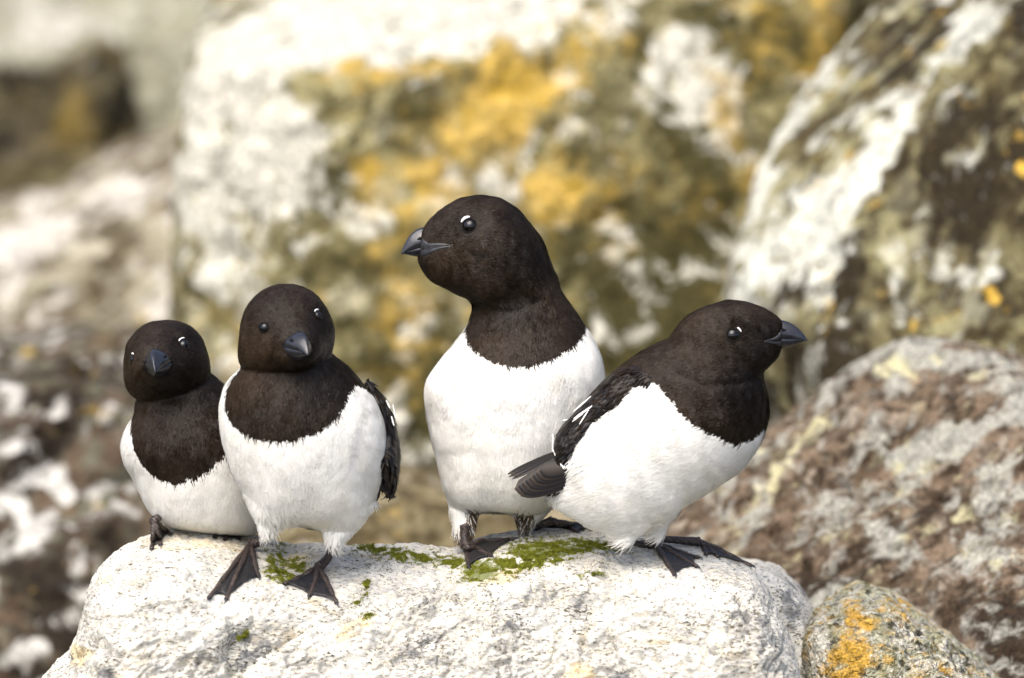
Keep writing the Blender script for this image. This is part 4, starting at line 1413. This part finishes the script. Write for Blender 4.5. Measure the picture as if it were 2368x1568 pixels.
def bird_one():
    b = Bird((440, 1050, 190), "leftmost bird sitting low with its belly on the rock, head tilted to the camera")
    head = Loft([(385, 740), (335, 752), (302, 788), (288, 830), (289, 878), (303, 910), (335, 932), (385, 940), (440, 930), (478, 895), (490, 855), (483, 815), (465, 775), (430, 748)], (0, 1), [(0, 1.05), (0.5, 1.12), (1, 0.9)], -55, k=9)
    body = Loft([(400, 860), (340, 885), (314, 925), (307, 957), (289, 995), (281, 1030), (287, 1065), (304, 1102), (325, 1147), (350, 1188), (378, 1212), (430, 1226), (491, 1234), (560, 1236), (605, 1222), (635, 1170), (645, 1100), (630, 1020), (590, 950), (545, 915), (510, 880), (480, 860)], (0, 1), [(0, 0.9), (0.35, 0.95), (1, 0.85)], [(0, -35), (0.3, -5), (1, 0)])
    muzzle = Ellipsoid((362, 842, -150), (50, 46, 46), k=40)
    poly = [(270, 640), (560, 640), (560, 1010), (545, 1040), (522, 1056), (490, 1084), (455, 1106), (420, 1116), (395, 1116), (360, 1098), (330, 1066), (313, 1030), (306, 985), (308, 950), (300, 925), (270, 900)]
    root, bvh, bo = make_bird(b, [head, muzzle], body, [], poly, (362, 842, -190), (0.05, 1, 0.1), None, 1000, creases=[([(400, 850), (428, 864), (440, 890)], 7, -4), ([(336, 860), (325, 885)], 6, -3)], shade_tones=[(330, 870, 50, 0.45), (310, 960, 60, 0.3), (440, 800, 70, -0.5), (480, 900, 70, -0.5), (400, 910, 50, -0.4)], dents=[(306, 830, 22, -5), (427, 796, 22, -6), (398, 880, 34, 7), (330, 1040, 45, 5), (400, 1150, 60, 5), (318, 880, 26, 5), (425, 765, 26, 3)], backw=55, nfe=75000, base_uvw=(430, 1236, rw(b, 430, 1240) or 0))
    p = surf(b, bvh, 364, 846)
    roll = np.array([-0.27, -1, 0.0])
    beak(b, root, p + np.array([0, 0, 10]), (-0.06, 0.14, -1), roll, 64, 35, 38, 27)
    eye(b, root, bvh, 306, 831, 13, (-0.1, -1, 0))
    eye(b, root, bvh, 427, 796, 14.5, (-0.6, -1, 0))
    leg(b, root, [(372, 1190, -40), (368, 1196, -70)], (362, 1202, (rw(b, 362, 1262) or 0) + 15), [(351, 1272), (372, 1262), (394, 1238)], r=9)
    leg(b, root, [(520, 1200, 0)], (535, 1224, -20), [(495, 1243), (520, 1250), (552, 1248)], r=9)
    return root


def bird_two():
    b = Bird((700, 1000, -60), "second bird from the left striding forward with webbed feet spread wide")
    head = Loft([(669, 659), (622, 667), (582, 698), (561, 745), (553, 800), (558, 842), (585, 865), (640, 876), (695, 877), (738, 862), (766, 822), (774, 775), (768, 738), (750, 700), (717, 671)], (0, 1), [(0, 1.0), (0.5, 1.08), (1, 0.85)], -70, k=9)
    muzzle = Ellipsoid((690, 805, -165), (52, 48, 46), k=40)
    body = Loft([(660, 790), (590, 820), (558, 848), (526, 885), (512, 925), (508, 966), (514, 1028), (540, 1100), (573, 1157), (600, 1192), (645, 1212), (705, 1222), (741, 1228), (790, 1224), (835, 1196), (866, 1158), (885, 1100), (893, 1040), (888, 980), (868, 925), (842, 888), (815, 858), (780, 828), (735, 800)], (0, 1), [(0, 0.9), (0.4, 0.92), (1, 0.85)], [(0, -50), (0.25, -15), (1, 0)])
    th1 = Loft([(583, 1140), (590, 1190), (602, 1226), (618, 1239), (640, 1226), (664, 1206), (685, 1180), (660, 1145)], (0, 1), [(0, 0.7), (1, 1.2)], [(0, 0), (1, -40)], k=40)
    th2 = Loft([(735, 1185), (744, 1226), (755, 1252), (772, 1268), (792, 1258), (815, 1234), (842, 1197), (858, 1160)], (0, 1), [(0, 0.7), (1, 1.1)], [(0, 0), (1, -30)], k=40)
    poly = [(530, 600), (850, 600), (880, 905), (860, 912), (838, 893), (820, 892), (805, 930), (783, 966), (755, 992), (720, 1008), (680, 1018), (640, 1021), (600, 1012), (565, 998), (540, 979), (525, 950), (522, 920), (535, 885), (558, 848), (530, 820)]
    root, bvh, bo = make_bird(b, [head, muzzle], body, [th1, th2], poly, (692, 800, -200), (0.0, 1, 0.1), None, 2000, creases=[([(660, 796), (640, 812), (632, 840)], 7, -4), ([(724, 800), (740, 830)], 6, -3), ([(850, 960), (832, 1050), (842, 1130)], 16, -5)], shade_tones=[(600, 810, 60, 0.55), (560, 900, 60, 0.35), (650, 700, 50, -0.2), (750, 760, 50, -0.6), (720, 860, 60, -0.45), (790, 860, 50, -0.6)], dents=[(610, 758, 24, -5), (738, 729, 18, -5), (640, 830, 36, 7), (610, 735, 26, 4), (640, 1080, 90, 6), (620, 1170, 42, 8), (805, 1190, 46, 8), (705, 1190, 40, -7), (560, 960, 45, 4)], backw=70, nfe=75000, base_uvw=(700, 1330, rw(b, 700, 1330) or 0), longzones=[(625, 1222, 26, 24), (660, 1212, 40, 16), (772, 1250, 30, 24), (860, 1150, 30, 10)])
    p = surf(b, bvh, 693, 806)
    beak(b, root, p + np.array([-4, 0, 10]), (0.38, 0.12, -0.9), (0.14, -1, 0), 64, 35, 38, 27)
    eye(b, root, bvh, 610, 758, 14, (0.1, -1, 0), 0)
    eye(b, root, bvh, 737, 729, 13, (-0.5, -1, 0), 0.13)
    # folded wing
    wl = Loft([(848, 880), (872, 903), (894, 935), (909, 975), (920, 1038), (919, 1098), (907, 1140), (893, 1138), (878, 1120), (864, 1095), (854, 1072), (866, 1045), (878, 1010), (873, 965), (857, 925)], (0.15, 1), [(0, 2.2), (1, 2.4)], [(0, 20), (1, 30)])
    wv, wq, wn_ = polygonise(lambda P: wl(P), [wl], 3.5)
    me = mesh_from("wing", b.world(wv), wq)
    col_attr(me, "fcol", np.tile(BLACK, (len(wv), 1))); vec_attr(me, "fn", b.wdir(wn_))
    wo = mesh_obj("wing", me, M_WINGF, root)
    def wc(P, n, rng):
        c = BLACK * rng.uniform(0.6, 1.6, len(P))[:, None]
        br = (rng.random(len(P)) < 0.22)[:, None]
        return np.where(br, DARK * rng.uniform(1.0, 1.9, len(P))[:, None], c)
    feathers(b, "covert_feathers", wv, wq, wn_, 1600, wc, lambda P, n: np.broadcast_to(np.array([0.12, 1.0, 0.1]), P.shape), lambda P: (np.full(len(P), 32.0), np.full(len(P), 9.0)), wo, 2100, M_WINGF, lift=0.05, jit=0.06)
    for i, (r0, t0, wd) in enumerate([((900, 1030, 5), (905, 1154, 10), 26), ((893, 1030, -8), (896, 1146, -4), 24), ((884, 1050, -20), (884, 1140, -12), 20), ((875, 1070, -24), (871, 1158, -10), 18)]):
        blade(b, r0, t0, wd, (0.2, 0.0, -1), "flight_feather", wo, BLACK * 1.0, DARK * 1.6, M_WINGF)
    for (r0, t0) in [((905, 962, -20), (911, 985, -22)), ((893, 925, -15), (902, 945, -18)), ((908, 935, 0), (914, 968, 0))]:
        blade(b, r0, t0, 3.5, (0.5, 0, -1), "white_streak_feather", wo, WHITE, WHITE, M_WINGF)
    leg(b, root, [(622, 1205, rw(b, 590, 1275) + 25), (624, 1232, rw(b, 590, 1275) + 18), (608, 1252, rw(b, 590, 1275) + 4)], (575, 1268), [(481, 1384), (522, 1388), (598, 1336)], r=9.5, lift=12)
    leg(b, root, [(772, 1225, rw(b, 745, 1318) + 25), (768, 1262, rw(b, 745, 1318) + 20), (754, 1295, rw(b, 745, 1318) + 8)], (740, 1322), [(657, 1353), (715, 1380), (779, 1396)], r=9.5, lift=12)
    return root


def bird_three():
    b = Bird((1190, 950, 200), "tallest bird standing upright in the middle with its neck stretched, looking left")
    head = Loft([(970, 572), (976, 533), (1006, 497), (1064, 462), (1128, 453), (1177, 469), (1218, 506), (1249, 557), (1268, 610), (1277, 655), (1240, 706), (1165, 728), (1115, 718), (1078, 693), (1036, 671), (991, 644), (966, 606)], (1, 0), [(0, 0.55), (0.35, 0.68), (0.7, 0.74), (1, 0.8)], [(0, -45), (0.5, -30), (1, -15)], k=26, n=2.5)
    body = Loft([(1195, 590), (1140, 640), (1112, 685), (1097, 708), (1088, 741), (1074, 763), (1046, 799), (1000, 862), (987, 904), (989, 956), (998, 1019), (1010, 1056), (1021, 1100), (1029, 1130), (1047, 1160), (1078, 1180), (1115, 1188), (1163, 1184), (1210, 1188), (1262, 1180), (1302, 1150), (1348, 1090), (1382, 1000), (1399, 900), (1394, 834), (1373, 785), (1352, 752), (1328, 724), (1308, 700), (1288, 668), (1272, 635), (1245, 600)], (0, 1), [(0, 0.75), (0.3, 0.85), (0.6, 0.88), (1, 0.8)], [(0, 0), (0.3, 0), (1, 0)])
    nk = Loft([(1190, 520), (1140, 570), (1118, 640), (1106, 700), (1096, 750), (1120, 800), (1210, 815), (1310, 790), (1330, 730), (1303, 690), (1284, 652), (1266, 600), (1238, 545)], (0, 1), [(0, 0.75), (1, 0.8)], [(0, -20), (1, 0)], k=30)
    th1 = Loft([(1065, 1100), (1043, 1163), (1049, 1205), (1053, 1240), (1073, 1254), (1092, 1238), (1104, 1200), (1113, 1160), (1095, 1115)], (0, 1), [(0, 0.6), (1, 1.0)], [(0, 20), (0.5, 0), (1, -30)], k=22)
    th2 = Loft([(1180, 1150), (1188, 1200), (1198, 1226), (1217, 1232), (1236, 1217), (1264, 1188), (1285, 1160), (1260, 1130)], (0, 1), 0.8, 30, k=22)
    poly = [(880, 400), (1330, 400), (1420, 700), (1356, 740), (1354, 768), (1336, 796), (1294, 828), (1252, 839), (1218, 850), (1176, 846), (1140, 838), (1114, 826), (1090, 806), (1078, 789), (1074, 764), (1080, 740), (1000, 720), (880, 640)]
    rng0 = np.random.default_rng(5)
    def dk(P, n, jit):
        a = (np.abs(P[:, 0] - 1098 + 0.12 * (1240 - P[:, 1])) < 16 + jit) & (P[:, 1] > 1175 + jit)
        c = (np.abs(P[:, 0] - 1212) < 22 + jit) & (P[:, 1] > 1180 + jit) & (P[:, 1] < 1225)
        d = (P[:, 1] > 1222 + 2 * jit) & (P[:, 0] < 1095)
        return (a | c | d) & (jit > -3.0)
    root, bvh, bo = make_bird(b, head, body, [th1, th2, nk], poly, (965, 570, -45), (0.0, 1, 0.05), None, 3000, creases=[([(1046, 567), (1075, 585), (1115, 598)], 8, -4), ([(1098, 706), (1150, 722), (1200, 716), (1250, 690)], 9, -5), ([(1150, 650), (1210, 690), (1260, 720)], 12, -4), ([(1035, 880), (1066, 950), (1076, 1040)], 18, -5), ([(1300, 880), (1320, 960), (1310, 1050)], 18, -4), ([(1110, 600), (1160, 640), (1180, 690)], 14, -4)], shade_tones=[(1010, 620, 60, 0.35), (1150, 790, 90, 0.25), (1070, 570, 40, 0.2), (1180, 720, 60, -0.5), (1240, 600, 60, -0.6), (1200, 510, 50, -0.4), (1300, 740, 60, 0.1), (975, 615, 22, -0.7), (1070, 530, 24, -0.4)], dents=[(1084, 522, 26, -6), (1040, 530, 26, -6), (1075, 490, 34, 5), (1025, 618, 36, 7), (1125, 575, 45, 6), (1100, 712, 20, -4), (1015, 900, 40, 6), (1062, 1130, 60, 4), (1140, 1155, 36, -8), (1230, 1130, 50, 6), (1330, 860, 50, 4)], backw=75, nfe=75000, darkextra=dk, base_uvw=(1130, 1270, rw(b, 1100, 1290) or 0), longzones=[(1070, 1220, 45, 20), (1220, 1210, 45, 20), (1025, 1110, 20, 10)])
    beak(b, root, (986, 570, -45), (-0.95, 0.20, -0.10), (-0.18, -0.95, 0.0), 60, 24, 42, 24)
    bill_patch(b, root, bvh, [(976, 545), (990, 560), (1015, 561), (1048, 565)], [(972, 598), (990, 591), (1015, 579), (1048, 570)], off=2.6)
    eye(b, root, bvh, 1085, 522, 19, (-0.55, -0.85, 0), 0.19)
    w1 = rw(b, 1080, 1290) or 0
    leg(b, root, [(1075, 1215, w1 + 30), (1074, 1242, w1 + 25)], (1077, 1262, w1 + 12), [(1084, 1314), (1136, 1288), (1188, 1248)], r=9.5)
    w2 = (rw(b, 1290, 1240) or 0)
    leg(b, root, [(1225, 1195, w2 + 20), (1245, 1212, w2 + 20)], (1276, 1204, w2 + 10), [(1240, 1226), (1335, 1232), (1368, 1226)], r=8)
    return root


def bird_four():
    b = Bird((1530, 1000, -20), "rightmost bird seen side on, facing right, with dark folded wing and tail")
    head = Loft([(1812, 775), (1806, 742), (1775, 718), (1731, 701), (1678, 696), (1625, 709), (1580, 738), (1554, 771), (1546, 812), (1562, 862), (1612, 890), (1685, 892), (1742, 872), (1782, 843), (1806, 815)], (1, 0), [(0, 0.85), (0.5, 0.78), (1, 0.6)], [(0, -10), (1, -30)], k=22, n=2.5)
    body = Loft([(1640, 765), (1549, 783), (1510, 797), (1465, 824), (1421, 855), (1377, 899), (1333, 948), (1299, 987), (1284, 1020), (1279, 1060), (1268, 1105), (1262, 1148), (1294, 1177), (1333, 1203), (1377, 1226), (1430, 1238), (1482, 1224), (1545, 1200), (1580, 1175), (1622, 1150), (1664, 1124), (1713, 1089), (1748, 1045), (1769, 1001), (1776, 965), (1775, 930), (1768, 880), (1755, 835), (1710, 790)], (0.8, -0.6), [(0, 0.5), (0.2, 0.68), (0.5, 0.76), (0.8, 0.8), (1, 0.8)], 0)
    th1 = Loft([(1410, 1200), (1422, 1238), (1436, 1262), (1455, 1262), (1470, 1235), (1495, 1205)], (0, 1), 0.7, [(0, 10), (1, -30)], k=34)
    th2 = Loft([(1490, 1180), (1500, 1218), (1514, 1245), (1532, 1250), (1545, 1220), (1562, 1180)], (0, 1), 0.7, 20, k=30)
    poly = [(1800, 985), (1772, 994), (1744, 1014), (1704, 1028), (1678, 1017), (1624, 993), (1590, 972), (1571, 956), (1540, 912), (1520, 888), (1505, 882), (1465, 894), (1439, 926), (1403, 953), (1372, 975), (1346, 1015), (1319, 1059), (1303, 1090), (1300, 1140), (1200, 1150), (1100, 1000), (1250, 800), (1500, 600), (1950, 600), (1950, 900)]
    root, bvh, bo = make_bird(b, head, body, [th1, th2], poly, (1815, 770, -25), (-0.85, 0.45, 0.0), None, 4000, creases=[([(1764, 790), (1735, 806), (1700, 815)], 8, -3), ([(1560, 860), (1620, 888), (1700, 885), (1770, 870)], 10, -5), ([(1500, 925), (1440, 1010), (1385, 1090)], 20, -4)], shade_tones=[(1600, 780, 70, 0.35), (1760, 790, 60, -0.5), (1740, 900, 80, -0.6), (1560, 930, 50, 0.25), (1720, 980, 60, -0.4), (1460, 850, 60, 0.15)], dents=[(1695, 774, 26, -6), (1740, 774, 26, -6), (1700, 738, 34, 5), (1725, 828, 40, 7), (1640, 790, 50, 5), (1440, 1185, 60, 7), (1540, 1170, 40, 5), (1560, 1060, 70, 5)], backw=None, nfe=75000, base_uvw=(1530, 1275, rw(b, 1530, 1280) or 0), longzones=[(1325, 1075, 32, 20), (1310, 1135, 40, 20), (1350, 1020, 22, 12), (1400, 965, 22, 10), (1445, 930, 20, 10), (1400, 1215, 60, 10), (1440, 1245, 26, 22), (1525, 1240, 26, 22)])
    beak(b, root, (1797, 783, -30), (0.99, -0.03, -0.12), (0.1, -1, 0), 68, 24, 41, 24)
    bill_patch(b, root, bvh, [(1806, 755), (1800, 772), (1785, 782), (1766, 788)], [(1808, 804), (1800, 800), (1785, 795), (1766, 791)])
    eye(b, root, bvh, 1695, 774, 18, (0.6, -0.85, 0), 0.15)
    # folded wing: a shell lying on the near side of the back
    outline = [(1508, 880), (1466, 893), (1440, 925), (1404, 952), (1373, 974), (1347, 1014), (1320, 1058), (1305, 1084), (1290, 1074), (1284, 1030), (1300, 990), (1334, 952), (1378, 905), (1422, 866), (1470, 846)]
    oc = catmull(outline, 6, True)
    gu, gv = np.meshgrid(np.arange(1276, 1512, 5.0), np.arange(842, 1096, 5.0), indexing='ij')
    ins = in_poly(gu.ravel(), gv.ravel(), oc).reshape(gu.shape)
    ds = seg_dist(gu.ravel(), gv.ravel(), np.concatenate([oc, oc[:1]])).reshape(gu.shape)
    idx = np.full(gu.shape, -1); WV = []
    for i in range(gu.shape[0]):
        for j in range(gu.shape[1]):
            if ins[i, j]:
                loc, n = ray(gu[i, j], gv[i, j], bvh)
                if loc is None: continue
                idx[i, j] = len(WV)
                WV.append(b.local(loc + n * b.s * (1 + 9 * float(smooth01(np.array(ds[i, j]), 0, 16))))[0])
    WV = np.array(WV)
    wq = []
    for i in range(gu.shape[0] - 1):
        for j in range(gu.shape[1] - 1):
            c = [idx[i, j], idx[i + 1, j], idx[i + 1, j + 1], idx[i, j + 1]]
            if min(c) >= 0: wq.append(c)
    wq = np.array(wq)
    nrm = np.zeros_like(WV)
    fnv = np.cross(WV[wq[:, 2]] - WV[wq[:, 0]], WV[wq[:, 3]] - WV[wq[:, 1]])
    fnv[fnv[:, 2] > 0] *= -1
    for c in range(4): np.add.at(nrm, wq[:, c], fnv)
    nrm /= np.linalg.norm(nrm, axis=1)[:, None] + 1e-9
    me = mesh_from("wing", b.world(WV), wq)
    col_attr(me, "fcol", np.tile(BLACK, (len(WV), 1))); vec_attr(me, "fn", b.wdir(nrm))
    wo = mesh_obj("wing", me, M_WINGF, root)
    def wc(P, n, rng):
        c = BLACK * rng.uniform(0.7, 1.5, len(P))[:, None]
        br = (rng.random(len(P)) < np.clip((P[:, 0] - 1290) / 220, 0.2, 0.8))[:, None]
        return np.where(br, DARK * rng.uniform(0.9, 1.5, len(P))[:, None], c)
    feathers(b, "covert_feathers", WV, wq, nrm, 2600, wc, lambda P, n: np.broadcast_to(np.array([-0.75, 0.66, 0.0]), P.shape), lambda P: (np.full(len(P), 26.0), np.full(len(P), 8.5)), wo, 4100, M_WINGF, lift=0.05, jit=0.05)
    def sp(u, v, up=5):
        loc, n = ray(u, v, bvh)
        return b.local(loc + n * b.s * (3 + up))[0] if loc is not None else np.array([u, v, -10.0])
    for (a, t, wd) in [((1374, 924), (1334, 962), 3.5), ((1376, 946), (1334, 976), 5), ((1368, 954), (1346, 988), 3), ((1356, 962), (1332, 981), 3), ((1322, 978), (1310, 981), 2.5)]:
        blade(b, sp(*a, 11), sp(*t, 11), wd, (-0.2, -0.3, -1), "white_streak_feather", wo, WHITE, WHITE, M_WINGF, camber=0.02)
    for (a, t, wd) in [((1288, 1008), (1287, 1046), 2.6), ((1287, 1038), (1300, 1068), 3), ((1298, 1060), (1312, 1084), 3), ((1304, 1074), (1318, 1080), 3)]:
        blade(b, sp(*a, 8), sp(*t, 8), wd, (-0.2, -0.3, -1), "white_edge_feather", wo, WHITE, WHITE, M_WINGF, camber=0.02)
    w0 = sp(1300, 1060, 0)[2]
    n = 8
    for i in range(n):
        f = i / (n - 1)
        r0 = (1322, 1104 - 28 * f, w0 + 12 - 16 * f)
        t0 = (1189 + 58 * f, 1127 - 42 * f, w0 + 8 - 16 * f)
        blade(b, r0, t0, 60 - 18 * f, (-0.15, -0.35, -1), "flight_feather", wo, DARK * (1.2 + 0.3 * (i % 2)), BLACK * 0.6 if i % 2 else DARK * 2.0, M_WINGF, curve=0.03, camber=0.10, roundness=0.62)
    tl = None
    for i, (r0, t0, wd) in enumerate([((1300, 1040, w0 + 50), (1171, 1094, w0 + 40), 22), ((1300, 1044, w0 + 42), (1174, 1100, w0 + 34), 20), ((1300, 1048, w0 + 34), (1182, 1105, w0 + 28), 18)]):
        tl_ = blade(b, r0, t0, wd, (-0.3, -0.7, -0.6), "tail" if i == 0 else "tail_feather", root if i == 0 else tl, BLACK, DARK * 1.6, M_WINGF, curve=0.06)
        if i == 0: tl = tl_
    w1 = rw(b, 1515, 1268) or 0
    leg(b, root, [(1446, 1232, w1 + 30), (1450, 1254, w1 + 22), (1475, 1264, w1 + 14)], (1514, 1266), [(1560, 1332), (1611, 1312), (1614, 1292)], r=9.5, lift=9)
    w2 = rw(b, 1620, 1270) or 0
    leg(b, root, [(1522, 1225, w2 + 12), (1526, 1248, w2 + 14), (1570, 1254, w2 + 14)], (1622, 1258, w2 + 14), [(1735, 1310), (1660, 1290), (1632, 1284)], r=8.5, lift=9)
    return root


for f in (bird_one, bird_two, bird_three, bird_four):
    BIRDS.append(f())


# ------------------------------------------------------------------ moss on the perch
def build_moss():
    rng = np.random.default_rng(77)
    pts, nrs, sc_ = [], [], []
    for (bu, bv, ru, rv, a_, st) in MOSS:
        n = int(ru * rv * 3.2 * st)
        ca, sa = math.cos(math.radians(a_)), math.sin(math.radians(a_))
        x, y = rng.normal(0, 0.5, (2, n))
        for i in range(n):
            u = bu + x[i] * ru * ca + y[i] * rv * sa
            v = bv - x[i] * ru * sa + y[i] * rv * ca
            h, nn = ray(u, v)
            if h is None: continue
            pts.append(h); nrs.append(nn); sc_.append(1.0)
    P, N = np.array(pts), np.array(nrs)
    S = P / PX
    keep = fbm(S, 16, 3, 0.6, 5) + rng.normal(0, 0.16, len(P)) > 0.17
    P, N = P[keep], N[keep]
    # each seed is a small tuft of blades
    m = 7
    P = np.repeat(P, m, 0) + rng.normal(0, 2.2, (len(P) * m, 3)) * PX * np.array([1, 1, 0.25]); N = np.repeat(N, m, 0)
    n = len(P)
    d = N * 0.6 + np.array([0, 0, 0.5]) + rng.normal(0, 0.5, (n, 3)); d /= np.linalg.norm(d, axis=1)[:, None]
    sd = np.cross(d, rng.normal(0, 1, (n, 3))); sd /= np.linalg.norm(sd, axis=1)[:, None]
    L = rng.uniform(2.0, 5.0, (n, 1)) * PX; Wd = rng.uniform(0.8, 1.5, (n, 1)) * PX
    V = np.stack([P - sd * Wd - N * PX, P + sd * Wd - N * PX, P + d * L], 1).reshape(-1, 3)
    t = np.arange(n * 3).reshape(-1, 3)
    me = mesh_from("moss", V, t, smooth=False)
    g = np.clip(rng.random(n), 0, 1)[:, None]
    C = np.array([0.075, 0.09, 0.003]) * (1 - g) + np.array([0.32, 0.34, 0.014]) * g
    col_attr(me, "fcol", np.repeat(C, 3, 0))
    mm = NT("moss_leaf")
    a = mm.n("ShaderNodeAttribute", attribute_name="fcol")
    nz = mm.noise(120, 3, 0.5, mm.n("ShaderNodeTexCoord").outputs["Object"])
    mm.l(mm.mix(mm.math('MULTIPLY', nz, 0.3), a.outputs["Color"], (0.12, 0.10, 0.01)), mm.b.inputs["Base Color"])
    mm.b.inputs["Roughness"].default_value = 0.8
    o = mesh_obj("moss", me, mm.m)
    tag(o, "green moss growing on top of the white perch boulder", "moss", kind="stuff")


build_moss()
